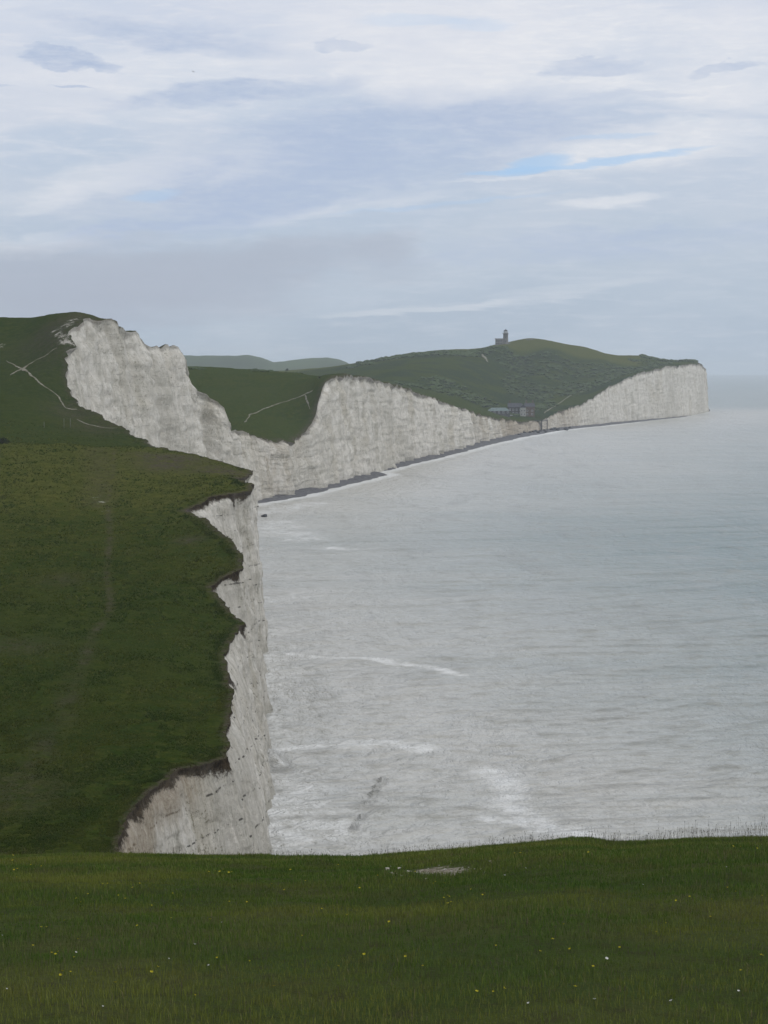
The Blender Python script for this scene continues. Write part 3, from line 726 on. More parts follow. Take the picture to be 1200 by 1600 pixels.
h1 = house('terraced_cottages', 'dark slate roofed row of cottages beside the white gable end in the dip', 804, 2050, 12.5, 9, 6.8, 10.2, darkwall, slate, 0, 4, 2, 'x', 1)
h2 = house('white_cottage', 'white gabled end cottage with dark windows between the dark row and the brown house', 816.5, 2047, 5.2, 10, 7.2, 9.8, cream, slate, 0, 2, 2, 'y', 0)
h3 = house('brown_house', 'tall brown brick house with chimneys at the right end of the hamlet', 827, 2052, 9.0, 9, 8.0, 11.0, brick, slate, 0, 2, 2, 'x', 2)
h4 = house('cafe_building', 'low building with pale green-grey hipped roof at the left end of the hamlet', 779, 2000, 20, 9, 2.8, 5.4, darkwall, green_roof, 0, 5, 1, 'x', 0, 4)
# parked vehicles
def car(label, px, py, col, name='parked_car', van=False, rz=0):
    p = place(px, py); t = thing(name, label, 'van' if van else 'car', (p.x, p.y, p.z+.05), rz, 'vehicles parked beside the low building')
    Lh = 2.4 if van else 2.1; top = 2.2 if van else 1.45
    pr = [(-Lh,.35),(-Lh,1.0),(-Lh+.2,top*.93),(-Lh+.5,top),(Lh*.25,top),(Lh*.55,.95),(Lh-.15,.85),(Lh,.4)] if not van else [(-Lh,.35),(-Lh,top*.9),(-Lh+.2,top),(Lh*.5,top),(Lh*.78,1.15),(Lh-.05,1.0),(Lh,.4)]
    bm = bmesh.new(); rows = []
    for y in (-.88,-.8,.8,.88):
        k = .96 if abs(y) > .85 else 1
        rows.append([bm.verts.new((x*k, y, .35+(z-.35)*k)) for x, z in pr])
    for a, b_ in zip(rows[:-1], rows[1:]):
        for i in range(len(pr)): bm.faces.new([a[i], a[(i+1)%len(pr)], b_[(i+1)%len(pr)], b_[i]])
    bm.faces.new(rows[0][::-1]); bm.faces.new(rows[-1]); bm_obj('body', bm, col, t)
    bm = bmesh.new(); box(bm, -Lh*.6, Lh*.3, -.885, -.87, top*.62, top*.9); bm_obj('side_window', bm, glass, t)
    for sx in (-1, 1):
        for sy in (-1, 1):
            bm = bmesh.new(); bmesh.ops.create_cone(bm, cap_ends=True, segments=14, radius1=.34, radius2=.34, depth=.22)
            bmesh.ops.rotate(bm, verts=bm.verts, matrix=Matrix.Rotation(math.pi/2, 3, 'X')); bmesh.ops.translate(bm, verts=bm.verts, vec=(sx*Lh*.62, sy*.8, .34)); bm_obj('wheel', bm, tyre, t)
carblue = plain('pale_blue_paint', (.30,.36,.44), .35, .05, 1, .5)
car('white van parked at the right end of the low green-roofed building', 790, 2000, white, 'parked_van', True)
car('pale blue car parked beside the white van', 793.5, 2004, carblue)
car('silver car parked in front of the dark terraced cottages', 798, 2012, plain('silver_paint', (.45,.46,.48), .35, .05, 1, .5))

# beach access stairs at the gap
p = at_y(848, 659, 2020); bx = np.interp(2018, Ys, XF) + 3.5
t = thing('beach_stairs', 'dark steel stair tower standing against the low cliff down to the beach', 'stairs', (bx, 2018, -.2))
ht = p[2]+1.5
for sx in (-3, 3):
    for sy in (-2, 2):
        bm = bmesh.new(); box(bm, sx-.25, sx+.25, sy-.25, sy+.25, -1, ht+1.1); bm_obj('post', bm, steel, t)
nfl = 4
for k in range(nfl):
    z0, z1 = ht*k/nfl, ht*(k+1)/nfl; d = 1 if k % 2 == 0 else -1; yy = -1 if k % 2 == 0 else 1
    bm = bmesh.new()
    for s_ in range(9):
        f = s_/9; x = d*(-2.6+5.2*f); box(bm, x-.32, x+.32, yy-.8, yy+.8, z0+(z1-z0)*f, z0+(z1-z0)*f+.12)
    box(bm, -2.7, 2.7, yy-.85, yy-.80, z1-.6, z1-.45)
    bm_obj('flight', bm, steel, t)
bm = bmesh.new(); box(bm, -16, 3.3, -2.3, 2.3, ht, ht+.25); bm_obj('platform', bm, steel, t)
bm = bmesh.new(); 
for x in np.arange(-15.8, 3.3, 1.2): box(bm, x-.05, x+.05, -2.28, -2.18, ht+.25, ht+1.2)
box(bm, -15.9, 3.2, -2.30, -2.17, ht+1.2, ht+1.3); bm_obj('railing', bm, steel, t)

# boulders on the beach and the one standing in the shallows
M_rock = plain('dark_rock', (.06,.062,.068), .85, .4, .8); M_rockp = plain('chalk_boulder', (.30,.29,.26), .9, .3, .8)
def rock_mesh(seed, mat):
    bm = bmesh.new(); bmesh.ops.create_icosphere(bm, subdivisions=3, radius=1)
    V = np.array([v.co[:] for v in bm.verts])
    n = 1 + .35*vn(V[:,0]*1.3+seed, V[:,1]*1.3, V[:,2]*1.3, s=seed) + .15*vn(V[:,0]*3.5+seed, V[:,1]*3.5, V[:,2]*3.5, s=seed)
    for v_, k in zip(bm.verts, n): v_.co = Vector((round(v_.co.x*k*3.2)/3.2*.4+v_.co.x*k*.6, v_.co.y*k, v_.co.z*k*.75))
    me = bpy.data.meshes.new('boulder'); bm.to_mesh(me); bm.free(); me.materials.append(mat); return me
rocks = [rock_mesh(s, M_rock) for s in (3, 5, 8)]
def rock(px, py, r, label, group=None, me=None, z=.5):
    p = at_z(px, py, z); o = bpy.data.objects.new('boulder', me or random.choice(rocks)); C.objects.link(o)
    o.location = p; o.scale = (r, r*random.uniform(.8, 1.3), r*random.uniform(.75, 1.1)); o.rotation_euler.z = random.uniform(0, 6.28)
    return tag(o, label, 'rock', group)
rock(413, 806, 1.9, 'lone dark boulder standing in the shallows just off the foot of the near cliff', me=rocks[0], z=.3).scale = (1.3, 1.4, 1.1)
for (px, py) in [(803,678),(811,679.5),(813,677),(818,677),(824,676),(828,676.5),(833,675.5),(837,674.5),(841,675.5),(844,674),(850,673),(853,675)]:
    rock(px, py-.8, random.uniform(1.3, 2.4), 'dark rock in the cluster on the shingle below the hamlet, around the stair foot', 'dark rocks on the shingle below the hamlet', z=1.5)
for (px, py) in [(862,671.5),(866,671),(871,671.5),(884,670.5),(886,671.5),(890,668.5)]:
    rock(px, py-.8, random.uniform(1.4, 2.6), 'dark rock on the shingle to the right of the beach stairs', 'dark rocks right of the beach stairs', z=1.5)
rock(1104, 641.5, 4.2, 'dark fallen block against the seaward foot of the far headland', me=rocks[1], z=1)
for (px, py, r) in [(428,1194,1.1),(424,1178,.9)]:
    pass

# fence posts on the near side of the high hill
for i, (px, py, hgt, lab) in enumerate([(69,668,1.9,'short pale wooden post standing apart, left of two taller posts on the dark slope'),(100,668,3.0,'tall pale post on the dark slope, middle one of three'),(110,668,3.0,'tall pale post on the dark slope, right one of three, nearest the chalk path')]):
    p = hit(px, py)
    bm = bmesh.new(); lathe(bm, [(.10,-.5),(.10,hgt-.12),(.07,hgt),(.03,hgt+.04)], 8); o = bm_obj('fence_post', bm, wood, None, True); o.location = p; tag(o, lab, 'post')

# bushes that can be told apart
M_leaf, t, b = material('bush_leaves'); n = t.noise(t.obj(), 3, 4)
t.put(b.inputs['Base Color'], t.mix(t.ramp(n, .35, .65), (.012,.020,.008), (.035,.045,.015)))
bark = plain('bark', (.05,.04,.03), .9, .3, 5)
def bush(label, px, py, r, hgt, trunk=.3, n=700, name='bush', group=None):
    p = hit(px, py)
    if not p: return
    t = thing(name, label, 'tree' if name == 'small_tree' else 'bush', (p.x, p.y, p.z-.1), 0, group)
    bm = bmesh.new(); lathe(bm, [(.09*r,-.3),(.06*r,hgt*trunk),(.03*r,hgt*.6)], 8)
    for a in range(4):
        an = a*1.6; lathe(bm, [(.03*r, hgt*trunk*.8),(.015*r, hgt*.7)], 5, .25*r*math.cos(an), .25*r*math.sin(an))
    bm_obj('trunk', bm, bark, t)
    lob = [(rng.uniform(-.55,.55)*r, rng.uniform(-.55,.55)*r, hgt*rng.uniform(trunk+.12, .82), rng.uniform(.3,.55)*r) for _ in range(9)]
    V, Fc = [], []
    for k in range(n):
        lx, ly, lzz, lr = lob[rng.integers(9)]
        d = rng.normal(size=3); d /= np.linalg.norm(d); c = np.array([lx,ly,lzz]) + d*lr*rng.uniform(.55,1.1)*np.array([1,1,.75])
        s = r*.09*rng.uniform(.6,1.5); a, b_ = rng.normal(size=3), rng.normal(size=3); a /= np.linalg.norm(a); b_ /= np.linalg.norm(b_)
        i = len(V); V += [c-a*s, c+b_*s*.7, c+a*s, c-b_*s*.7]; Fc.append([i,i+1,i+2,i+3])
    mesh_np('crown', np.array(V), np.array(Fc), M_leaf, smooth=False, parent=t)
bush('small round dark tree alone on the crest of the middle green hill', 448, 581, 2.6, 5.0, name='small_tree')
bush('small dark bush on the middle hill near the chalk scar', 499, 592, 1.0, 1.6, .1, 400)
bush('dark bush at the left edge of the picture where the two slopes meet', 4, 694, 1.9, 1.9, .05, 900)

# ------------------------------------------------------------------ foreground meadow
def meadow_full(X, Y):
    z = meadow_h(X, Y)
    z = z + .07*fbm(X/3.2, Y/3.2, o=3, s=201)*sstep(3, 8, Y) + .035*fbm(X/.7, Y/.7, o=3, s=202) 
    # tussock on the skyline and the scrape
    tq = np.exp(-((X-2.33)/.35)**2 - ((Y-22)/1.0)**2)*.04
    sc_ = np.exp(-(((X-SCR[0])/.40)**2 + ((Y-SCR[1])/1.1)**2))*-.07
    return z + tq + sc_
SCR = (0, 0)
def mhit(px, py):
    # march down the view ray to the turf
    d = ray(px, py); Yv = np.linspace(4, 60, 3000); X = d[0]/d[1]*Yv; Z = H + d[2]/d[1]*Yv
    g = meadow_full(X, Yv); k = np.argmax(Z < g)
    return (X[k], Yv[k], g[k]) if Z[k] < g[k] else None
SCR = mhit(683, 1356)[:2]
gy = np.concatenate([np.arange(-6, 5, .4), np.arange(5, 30, .055), np.arange(30, 46, .5)])
gu = np.concatenate([np.arange(-30, -7, .8), np.arange(-7, 7.001, .05), np.arange(7.8, 30, .8)])
MX, MY = np.meshgrid(gu, gy)
MZ = meadow_full(MX, MY)
scr = np.exp(-(((MX-SCR[0])/.33)**2 + ((MY-SCR[1])/.85)**2))
M_mead, t, b = material('meadow_soil'); o = t.obj()
n1 = t.noise(o, .5, 5, .6); n2 = t.noise(o, 7, 5, .7); n3 = t.noise(o, 40, 4, .7)
c = t.mix(t.ramp(n1, .35, .65), (0.0432,0.0701,0.0125), (0.0744,0.0859,0.0225)); c = t.mix(t.ramp(n2, .4, .7, 0, .6), c, (0.0409,0.0339,0.0175)); c = t.mix(t.ramp(n3, .35, .7, .3, 0), c, (0.0168,0.0249,0.0063))
sm = t.ramp(t.math('ADD', t.attr('scrape'), t.math('MULTIPLY', t.math('SUBTRACT', n2, .5), .9)), .40, .62)
sm = t.math('MULTIPLY', sm, t.ramp(t.attr('scrape'), .08, .25))
c = t.mix(sm, c, t.mix(t.ramp(t.noise(o, 16, 5, .8), .40, .60), (.13,.11,.075), (.34,.31,.25)))
t.put(b.inputs['Base Color'], c); t.put(b.inputs['Normal'], t.bump(t.math('ADD', n2, n3), 1, .03)); b.inputs['Specular IOR Level'].default_value = .05
mesh_np('meadow', np.stack([MX, MY, MZ], -1).reshape(-1, 3), grid_faces(*MX.shape), M_mead, attrs=dict(scrape=scr), kind='structure')

# turf: individual blades
def blades(name, n, yr, half, hmin, hmax, wid, seed, bend=.5, dens=None, mat=None, lean=0.0):
    r = np.random.default_rng(seed)
    Y = np.sqrt(r.uniform(yr[0]**2, yr[1]**2, n)); X = r.uniform(-1, 1, n)*(half*Y+.9)
    keep = np.ones(n, bool)
    s = np.exp(-(((X-SCR[0])/.33)**2 + ((Y-SCR[1])/.85)**2)) + .25*vn(X*7, Y*7, s=5)
    keep &= s < .5
    if dens is not None: keep &= r.uniform(0, 1, n) < dens(X, Y)
    X, Y = X[keep], Y[keep]; n = len(X)
    Z = meadow_full(X, Y)
    pat = fbm(X/1.1, Y/1.1, o=3, s=301); pat2 = fbm(X/.28, Y/.28, o=2, s=302)
    hh = r.uniform(hmin, hmax, n)*(1+.55*pat+.45*pat2)*r.choice([1, 1, 1, 1.35, .7], n)
    hh = np.maximum(hh, hmin*.5)
    an = r.uniform(0, 2*math.pi, n); ca, sa = np.cos(an), np.sin(an)
    ba = r.uniform(0, 2*math.pi, n); bd = r.uniform(.1, 1, n)*bend*hh
    w = wid*r.uniform(.6, 1.3, n)*np.clip(Y/12, .8, 1.6)
    dx, dy = np.cos(ba)*bd + lean*hh, np.sin(ba)*bd
    V = np.zeros((n, 5, 3))
    V[:,0] = np.stack([X-ca*w, Y-sa*w, Z-.01], -1); V[:,1] = np.stack([X+ca*w, Y+sa*w, Z-.01], -1)
    V[:,2] = np.stack([X+ca*w*.75+dx*.35, Y+sa*w*.75+dy*.35, Z+hh*.6], -1); V[:,3] = np.stack([X-ca*w*.75+dx*.35, Y-sa*w*.75+dy*.35, Z+hh*.6], -1)
    V[:,4] = np.stack([X+dx, Y+dy, Z+hh*np.clip(1-.3*bd/hh, .5, 1)], -1)
    i = np.arange(n)*5
    q = np.stack([i, i+1, i+2, i+3], -1); tr_ = np.stack([i+3, i+2, i+4], -1)
    tint = np.repeat(np.clip(r.normal(.5, .22, n) + .25*pat, 0, 1), 5)
    o = mesh_np(name, V.reshape(-1, 3), [q, tr_], mat, smooth=False, attrs=dict(tint=tint), kind='stuff')
    return o
M_blade, t, b = material('grass_blades'); o = t.obj()
n1 = t.noise(o, .45, 4, .6); n2 = t.noise(o, 2.6, 4, .6)
ti = t.attr('tint')
c = t.mix(t.ramp(n1, .40, .60), (0.0504,0.1017,0.0125), (0.1381,0.1582,0.0275))
c = t.mix(t.ramp(t.noise(t.mapping(o, (1,1,1), (0,0,0), (5,2,0)), .9, 5, .7), .48, .62, 0, .55), c, (0.0480,0.1130,0.0125))
c = t.mix(t.ramp(ti, .35, 1, 0, .8), c, (0.1502,0.1751,0.0400)); c = t.mix(t.ramp(ti, .93, 1, 0, .8), c, (0.1802,0.1469,0.0875))
c = t.mix(t.ramp(n2, .48, .66, 0, .4), c, (0.1057,0.0836,0.0425))
c = t.mix(t.ramp(ti, 0, .35, .45, 0), c, (.022,.040,.008))
t.put(b.inputs['Base Color'], c); b.inputs['Roughness'].default_value = .7; b.inputs['Specular IOR Level'].default_value = .15
M_stalk = plain('dry_stalk', (.11,.10,.065), .9, .3, 8)
blades('grass', 660000, (6.2, 27), .27, .014, .040, .0016, 401, mat=M_blade)
def crest_d(X, Y):
    px = 600+X/Y*F
    return np.interp(px, [0,430,560,640,760,900,980,1100,1200,1500], [.25,.3,.4,.55,.6,.45,.8,1,1,1])*(.35+.65*(vn(X*2.3, Y*.7, s=7) > -.1))
# tall seed stalks along the brow
def stalks():
    r = np.random.default_rng(77); n = 4200
    Y = r.uniform(19, 25.5, n); X = r.uniform(-1, 1, n)*.26*Y
    k = r.uniform(0, 1, n) < crest_d(X, Y); X, Y = X[k], Y[k]
    X2 = r.uniform(-1, 1, 500); Y2 = r.uniform(7, 19, 500); X2 *= .26*Y2
    X = np.concatenate([X, X2]); Y = np.concatenate([Y, Y2]); n = len(X)
    Z = meadow_full(X, Y); V, Fq = [], []; m = 0
    for x, y, z in zip(X, Y, Z):
        h_ = r.uniform(.05, .12)*(1.6 if r.uniform() < .10 else 1)*np.interp(600+x/y*F, [600,900,1200],[.8,1,1.5]); w = .0006; hw = .0021*r.uniform(.6, 1.3); lx, ly = r.normal(0, .018, 2); hl = r.uniform(.014, .03)
        for dx, dy in ((1, 0), (0, 1)):
            V += [(x-w*dx, y-w*dy, z), (x+w*dx, y+w*dy, z), (x+w*dx+lx, y+w*dy+ly, z+h_), (x-w*dx+lx, y-w*dy+ly, z+h_),
                  (x+hw*dx+lx*1.1, y+hw*dy+ly, z+h_+hl*.4), (x+lx*1.25, y+ly, z+h_+hl), (x-hw*dx+lx*1.1, y-hw*dy+ly, z+h_+hl*.4)]
            Fq.append([m, m+1, m+2, m+3]); Fq.append([m+3, m+2, m+4, m+6]); Fq.append([m+6, m+4, m+5, m+5]); m += 7
    q4 = np.array([f for f in Fq if f[2] != f[3]]); q3 = np.array([f[:3] for f in Fq if f[2] == f[3]])
    return mesh_np('seed_stalks', np.array(V), [q4, q3], M_stalk, smooth=False, kind='stuff')
stalks()

# chalk crumbs in the scrape
V, Fc, m = [], [], 0
for k in range(70):
    a = rng.normal(size=2)*np.array([.24, .6]); x, y = SCR[0]+a[0], SCR[1]+a[1]; z = float(meadow_full(np.array([x]), np.array([y]))[0])
    s = rng.uniform(.004, .013)*(1.6 if a[0] < -.1 else 1); P8 = (rng.uniform(-1, 1, (8,3))*.35 + np.array([(i,j,l) for i in (-1,1) for j in (-1,1) for l in (-1,1)]))*s*np.array([1,1,.6])
    V += list(P8+np.array([x, y, z+.2*s])); Fc += [[m+i for i in f] for f in [(0,1,3,2),(4,6,7,5),(0,4,5,1),(2,3,7,6),(0,2,6,4),(1,5,7,3)]]; m += 8
rb = mesh_np('chalk_rubble', np.array(V), np.array(Fc), plain('chalk_crumb', (.34,.32,.28), .9, .25, 20), smooth=False, kind='stuff')

# flowers
M_yel = plain('yellow_petal', (.34,.30,.012), .6, .15, 30); M_whi = plain('white_petal', (.55,.55,.52), .6, .1, 30); M_stem = plain('flower_stem', (.03,.05,.012), .8, .2, 20)
def flower_mesh(nm, pet, npet, rad):
    bm = bmesh.new()
    for k in range(npet):
        a = 2*math.pi*k/npet; c1, s1 = math.cos(a), math.sin(a); w = rad*2.4/npet
        pts = [(0,0,0),(c1*rad*.55-s1*w, s1*rad*.55+c1*w, rad*.35),(c1*rad, s1*rad, rad*.55),(c1*rad*.55+s1*w, s1*rad*.55-c1*w, rad*.35)]
        f = bm.faces.new([bm.verts.new((x, y, z+.06)) for x, y, z in pts]); f.material_index = 0
    lo = [bm.verts.new((.0012*math.cos(q), .0012*math.sin(q), -.01)) for q in (0, 2.1, 4.2)]; hi = [bm.verts.new((.0012*math.cos(q), .0012*math.sin(q), .061)) for q in (0, 2.1, 4.2)]
    for i in range(3): bm.faces.new([lo[i], lo[(i+1)%3], hi[(i+1)%3], hi[i]]).material_index = 1
    me = bpy.data.meshes.new(nm); bm.to_mesh(me); bm.free(); me.materials.append(pet); me.materials.append(M_stem); return me
fy = flower_mesh('yellow_flower', M_yel, 5, .011); fw = flower_mesh('daisy', M_whi, 9, .011)
yel = [(18,1345),(25,1352),(22,1366),(28,1368),(50,1360),(68,1360),(33,1378),(217,1389),(236,1389),(212,1395),(267,1405),(166,1391),(170,1390),(190,1410),(197,1415),(340,1370),(346,1372),(352,1369),(358,1370),(363,1371),(322,1371),(130,1425),
 (122,1415),(140,1408),(233,1425),(265,1447),(72,1464),(115,1483),(50,1495),(88,1505),(94,1505),(80,1507),(92,1538),(95,1539),(110,1533),(238,1530),(234,1534),(343,1512),(390,1516),(385,1418),(360,1418),(328,1453),(220,1456),(105,1454),(62,1464),(125,1512),
 (685,1388),(680,1391),(692,1390),(697,1412),(703,1424),(752,1405),(740,1399),(700,1411),(708,1426),(694,1412),(754,1406),(805,1340),(810,1342),(816,1339),(870,1346),(920,1342),(1058,1416),(1079,1415),(1112,1421),(1140,1398),(1146,1408),(1108,1450),(1041,1461),(1026,1475),
 (886,1460),(858,1481),(860,1484),(896,1499),(925,1526),(970,1495),(840,1501),(635,1513),(664,1527),(740,1567),(775,1566),(895,1567),(1160,1537),(1186,1511),(1192,1510),(1188,1411),(1150,1332),(1155,1331),(1145,1330),(1180,1335),(775,1491),(773,1565),
 (420,1392),(450,1402),(455,1370),(480,1385),(500,1430),(530,1360),(545,1440),(560,1395),(590,1378),(610,1450),(470,1480),(520,1530),(570,1505),(430,1560),(300,1570),(180,1560),(650,1372),(640,1380)]
whi = [(347,1456),(114,1504),(155,1593),(257,1518),(303,1496),(332,1522),(3,1563),(2,1478),(787,1381),(816,1367),(1137,1365),(942,1510),(1151,1567),(1059,1586),(834,1590),(930,1585),(1000,1396)]
def scatter(lst, me, name, label, cat, group):
    for px, py in lst:
        q = mhit(px+random.uniform(-1, 1), py+1.5)
        if not q: continue
        o = bpy.data.objects.new(name, me); C.objects.link(o); o.location = q; s = random.uniform(.5, .95)*np.clip(q[1]/13, .85, 1.3)
        o.scale = (s, s, random.uniform(.8, 1.1)); o.rotation_euler = (random.uniform(-.5, .3), random.uniform(-.4, .4), random.uniform(0, 6))
        tag(o, label, cat, group)
scatter(yel, fy, 'yellow_flower', 'tiny yellow meadow flower on a short stem in the dark green foreground turf', 'flower', 'yellow flowers in the foreground turf')
scatter(whi, fw, 'daisy', 'tiny white daisy in the dark green foreground turf', 'flower', 'white daisies in the foreground turf')

# gull far out in front of the sky
bm = bmesh.new()
pts = {'b': [(0,.22,0),(.06,0,0),(0,-.3,0),(-.06,0,0)]}
prof = [(-.30,.01),(-.2,.05),(0,.08),(.18,.06),(.28,.03),(.34,.005)]
rings = [[bm.verts.new((r*math.cos(a), y, r*.8*math.sin(a))) for a in np.linspace(0, 2*math.pi, 9)[:-1]] for y, r in prof]
for a, b_ in zip(rings[:-1], rings[1:]):
    for k in range(8): bm.faces.new([a[k], a[(k+1)%8], b_[(k+1)%8], b_[k]])
for s_ in (-1, 1):
    w = [(.05*s_,.12,.02),(.35*s_,.16,.14),(.7*s_,-.02,.06),(.34*s_,-.02,.13),(.05*s_,-.08,.02)]
    up = [bm.verts.new(q_) for q_ in w]; dn = [bm.verts.new((x, y, z-.015)) for x, y, z in w]
    bm.faces.new(up); bm.faces.new(dn[::-1])
    for k in range(5): bm.faces.new([up[k], dn[k], dn[(k+1)%5], up[(k+1)%5]])
bmesh.ops.recalc_face_normals(bm, faces=bm.faces)
g = bm_obj('gull', bm, plain('gull_feathers', (.22,.22,.23), .8, .3, 6)); d = ray(302, 112); g.location = Vector((0,0,H)) + Vector(d)/F*420; g.rotation_euler = (0, .2, .9)
g.scale = (.75, .75, .75)
tag(g, 'small dark seabird flying high against the clouds at upper left', 'bird')

# ------------------------------------------------------------------ haze
M_haze = bpy.data.materials.new('haze'); M_haze.use_nodes = True
t = NT(M_haze.node_tree); t.n.clear()
pv = t.a('ShaderNodeVolumePrincipled'); out = t.a('ShaderNodeOutputMaterial'); t.l.new(pv.outputs[0], out.inputs['Volume'])
pv.inputs['Color'].default_value = (.86, .93, 1.0, 1); pv.inputs['Density'].default_value = 7.6e-5; pv.inputs['Anisotropy'].default_value = .1
bm = bmesh.new(); box(bm, -24800, 24800, -24800, 24800, -2.8, 140); hz = bm_obj('haze', bm, M_haze); hz['kind'] = 'stuff'

# ------------------------------------------------------------------ light and sky
SUN_EL, SUN_AZ = math.radians(48), math.radians(115)       # azimuth clockwise from the view direction (+Y)
sd = Vector((math.sin(SUN_AZ)*math.cos(SUN_EL), math.cos(SUN_AZ)*math.cos(SUN_EL), math.sin(SUN_EL)))
sl = bpy.data.lights.new('sun', 'SUN'); sl.energy = 1.1; sl.angle = math.radians(20); sl.color = (1, .96, .90)
so = bpy.data.objects.new('sun', sl); C.objects.link(so); so.rotation_euler = (-sd).to_track_quat('-Z', 'Y').to_euler()
W = bpy.data.worlds.new('World'); bpy.context.scene.world = W; W.use_nodes = True
t = NT(W.node_tree); bg = t.n['Background']; STR = .1; bg.inputs['Strength'].default_value = STR
sky = t.a('ShaderNodeTexSky'); sky.sky_type = 'NISHITA'; sky.sun_disc = False; sky.sun_elevation = SUN_EL; sky.sun_rotation = SUN_AZ; sky.dust_density = 2.0; sky.altitude = 60
gen = t.a('ShaderNodeTexCoord').outputs['Generated']
sep = t.a('ShaderNodeSeparateXYZ'); t.put(sep.inputs[0], gen)
az = t.math('ARCTAN2', sep.outputs['X'], sep.outputs['Y']); el = t.math('ARCSINE', sep.outputs['Z'])
K = F/100.   # work in hundreds of photo pixels of angle: 1 unit = 1.9 degrees
A0 = t.math('MULTIPLY', az, K); E0 = t.math('MULTIPLY', el, K)
cmb = t.a('ShaderNodeCombineXYZ'); t.put(cmb.inputs[0], A0); t.put(cmb.inputs[1], E0); cc = cmb.outputs[0]
wn = t.noise(t.mapping(cc, (.55, 1.6, 1), (0,0,.10)), 1.0, 6, .62)
wn2 = t.noise(t.mapping(cc, (.5, 1.5, 1), (0,0,.1), (7,3,1)), 1.0, 6, .62)
fib = t.noise(t.mapping(cc, (.9, 6.5, 1), (0,0,.13), (2,9,4)), 1.0, 6, .66, .4)
fib2 = t.noise(t.mapping(cc, (2.6, 12, 1), (0,0,.05), (5,1,4)), 1.0, 5, .7, .3)
big = t.noise(t.mapping(cc, (.28, .9, 1), (0,0,.16), (1,5,2)), 1.0, 5, .55)
Aw = t.math('ADD', A0, t.math('MULTIPLY', t.math('SUBTRACT', wn, .5), 1.9))
Ew = t.math('ADD', E0, t.math('MULTIPLY', t.math('SUBTRACT', wn2, .5), .85))
def pxel(px, py):
    d = ray(px, py); return math.atan2(d[0], d[1])*K, math.asin(d[2]/np.linalg.norm(d))*K
def blob(px, py, hw, hh, rot=0., soft=1.0, warp=True):
    a0, e0 = pxel(px, py); hw /= 100.; hh /= 100.
    x = t.math('SUBTRACT', Aw if warp else A0, a0); y = t.math('SUBTRACT', Ew if warp else E0, e0)
    r = math.radians(rot); cr_, sr_ = math.cos(r), math.sin(r)
    u = t.math('ADD', t.math('MULTIPLY', x, cr_/hw), t.math('MULTIPLY', y, sr_/hw))
    v_ = t.math('ADD', t.math('MULTIPLY', x, -sr_/hh), t.math('MULTIPLY', y, cr_/hh))
    d = t.math('ADD', t.math('MULTIPLY', u, u), t.math('MULTIPLY', v_, v_))
    return t.ramp(d, 1.5 if soft >= 1 else 1.15, 0 if soft >= 1 else .55, 0, 1)
def amt(f, k, tex=None):
    f = t.math('MULTIPLY', f, k)
    return t.math('MULTIPLY', f, tex) if tex is not None else f
u_ = 1/STR
def col(*c): return tuple(x*u_ for x in c)
elr = t.ramp(E0, -0.5, 6.2)
veil = t.mix(t.ramp(E0, .2, 3.8), col(.43,.515,.625), col(.52,.60,.725))
veil = t.mix(t.ramp(E0, 3.0, 6.0), veil, col(.61,.665,.78))
veil = t.mix(t.ramp(E0, 6.5, 30), veil, col(.78,.80,.84))
s = t.mix(.93, sky.outputs[0], veil)
s = t.mix(t.ramp(big, .38, .62, .0, .55), s, t.mix(t.ramp(E0, .5, 5), col(.50,.57,.66), col(.70,.72,.79)))
s = t.mix(amt(t.ramp(fib, .46, .68, 0, .50), 1.0, t.ramp(E0, 2.0, 4.2, .35, 1)), s, col(.72,.74,.80))
s = t.mix(amt(t.ramp(fib2, .48, .72, 0, .25), 1.0, t.ramp(E0, 1.5, 4.0, .3, 1)), s, col(.70,.73,.79))
WH, GR, DG, BL = col(.80,.81,.84), col(.42,.505,.67), col(.41,.455,.545), col(.36,.57,.83)
tex = t.math('MULTIPLY', t.ramp(wn, .3, .6, .45, 1), t.ramp(fib2, .36, .6, 1.0, .62))
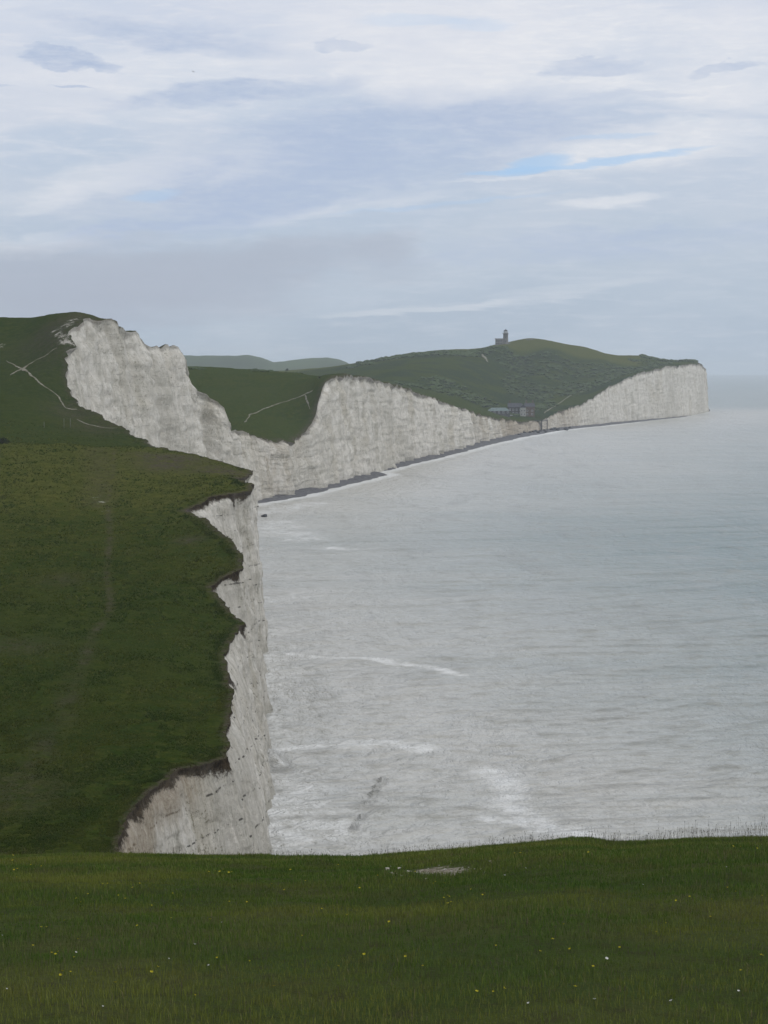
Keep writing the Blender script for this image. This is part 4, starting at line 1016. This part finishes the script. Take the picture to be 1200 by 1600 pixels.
for (px, py, hw, hh, rot, k, c_, soft) in [
    (900,60,480,80,-4,.75,WH,1),(900,140,420,30,-3,.75,WH,1),(1000,230,200,35,5,.45,WH,1),(330,108,350,36,2,.6,WH,1),(60,30,130,30,0,.3,WH,1),(250,170,260,25,3,.25,WH,1),
    (60,385,110,22,8,.6,WH,1),(230,275,260,30,12,.6,WH,1),(150,300,120,16,16,.4,WH,1),(500,325,240,9,9,.3,WH,1),(1000,235,170,20,5,.6,WH,1),(960,312,90,10,4,.5,WH,1),(1100,200,160,16,2,.45,WH,1),
    (270,58,210,22,-6,.75,GR,1),(110,88,80,13,-2,.9,GR,.9),(60,80,40,6,0,.6,GR,.9),(150,97,40,6,-6,.6,GR,.9),(110,130,32,5,0,.9,GR,.9),(20,135,16,4,0,.5,GR,.9),(380,145,210,14,5,.85,GR,1),(915,108,75,14,3,.75,GR,.9),(1125,105,65,10,6,.7,GR,.9),
    (560,235,360,75,8,.75,GR,1),(430,300,190,45,16,.7,GR,1),(220,355,130,10,6,.8,GR,1),(700,190,330,50,2,.5,GR,1),(540,72,45,10,0,.5,GR,.9),(1000,150,120,6,2,.4,GR,1),
    (1000,370,330,22,3,.5,GR,1),(900,400,300,14,3,.4,GR,1),(700,150,120,14,3,.25,WH,1),
    (60,450,420,62,2,.7,DG,1),(330,425,230,48,8,.5,DG,1),(480,400,130,36,10,.45,DG,1),(600,385,60,34,10,.55,DG,1),(590,425,90,24,0,.3,DG,1),(150,380,120,14,5,.3,DG,1),(330,300,300,70,14,.45,GR,1),(600,250,330,80,10,.4,GR,1),(200,480,260,30,0,.45,DG,1),(60,450,220,50,0,.4,DG,1),
    (1100,355,200,10,3,.3,GR,1)]:
    s = t.mix(amt(blob(px, py, hw, hh, rot, soft), k, tex if c_ is not DG else None), s, c_)
t.put(bg.inputs['Color'], s)
# open slit of blue (thin, with little noise)
for (px, py, hw, hh, rot, k, c_) in [(838,258,58,13,12,.65,BL),(950,252,150,5.5,7,.62,BL),(900,450,150,7,6,.16,WH),(660,484,170,6,4,.28,WH),(830,467,100,4,5,.2,WH),(960,314,80,9,4,.25,WH),(560,325,160,8,9,.18,WH),(780,280,90,3,3,.3,WH),(780,268,55,4,4,.55,BL),(950,213,70,4,3,.3,BL),(240,305,45,9,6,.35,BL),(640,33,80,10,0,.2,BL),(740,38,60,10,0,.2,BL),(700,318,180,4,5,.2,BL)]:
    a0, e0 = pxel(px, py)
    x = t.math('ADD', t.math('SUBTRACT', A0, a0), t.math('MULTIPLY', t.math('SUBTRACT', wn, .5), .8)); y = t.math('ADD', t.math('SUBTRACT', E0, e0), t.math('MULTIPLY', t.math('SUBTRACT', fib, .5), .28))
    r = math.radians(rot); hw /= 100.; hh /= 100.
    u = t.math('ADD', t.math('MULTIPLY', x, math.cos(r)/hw), t.math('MULTIPLY', y, math.sin(r)/hw)); v_ = t.math('ADD', t.math('MULTIPLY', x, -math.sin(r)/hh), t.math('MULTIPLY', y, math.cos(r)/hh))
    d = t.math('ADD', t.math('MULTIPLY', u, u), t.math('MULTIPLY', v_, v_))
    s = t.mix(t.math('MULTIPLY', t.ramp(d, 1.6, .1, 0, 1), k), s, c_)
t.put(bg.inputs['Color'], s)

# ------------------------------------------------------------------ camera and render settings
cam = bpy.data.cameras.new('camera'); co = bpy.data.objects.new('camera', cam); C.objects.link(co)
co.location = (0, 0, H); co.rotation_euler = (math.pi/2 - PITCH, 0, 0)
cam.sensor_fit = 'HORIZONTAL'; cam.sensor_width = 36; cam.lens = F/1200*36; cam.clip_start = .1; cam.clip_end = 200000
sc = bpy.context.scene; sc.camera = co
sc.render.resolution_x, sc.render.resolution_y = 768, 1024
sc.view_settings.view_transform = 'Standard'; sc.view_settings.look = 'None'; sc.view_settings.exposure = .06; sc.view_settings.gamma = 1
sc.cycles.volume_bounces = 1
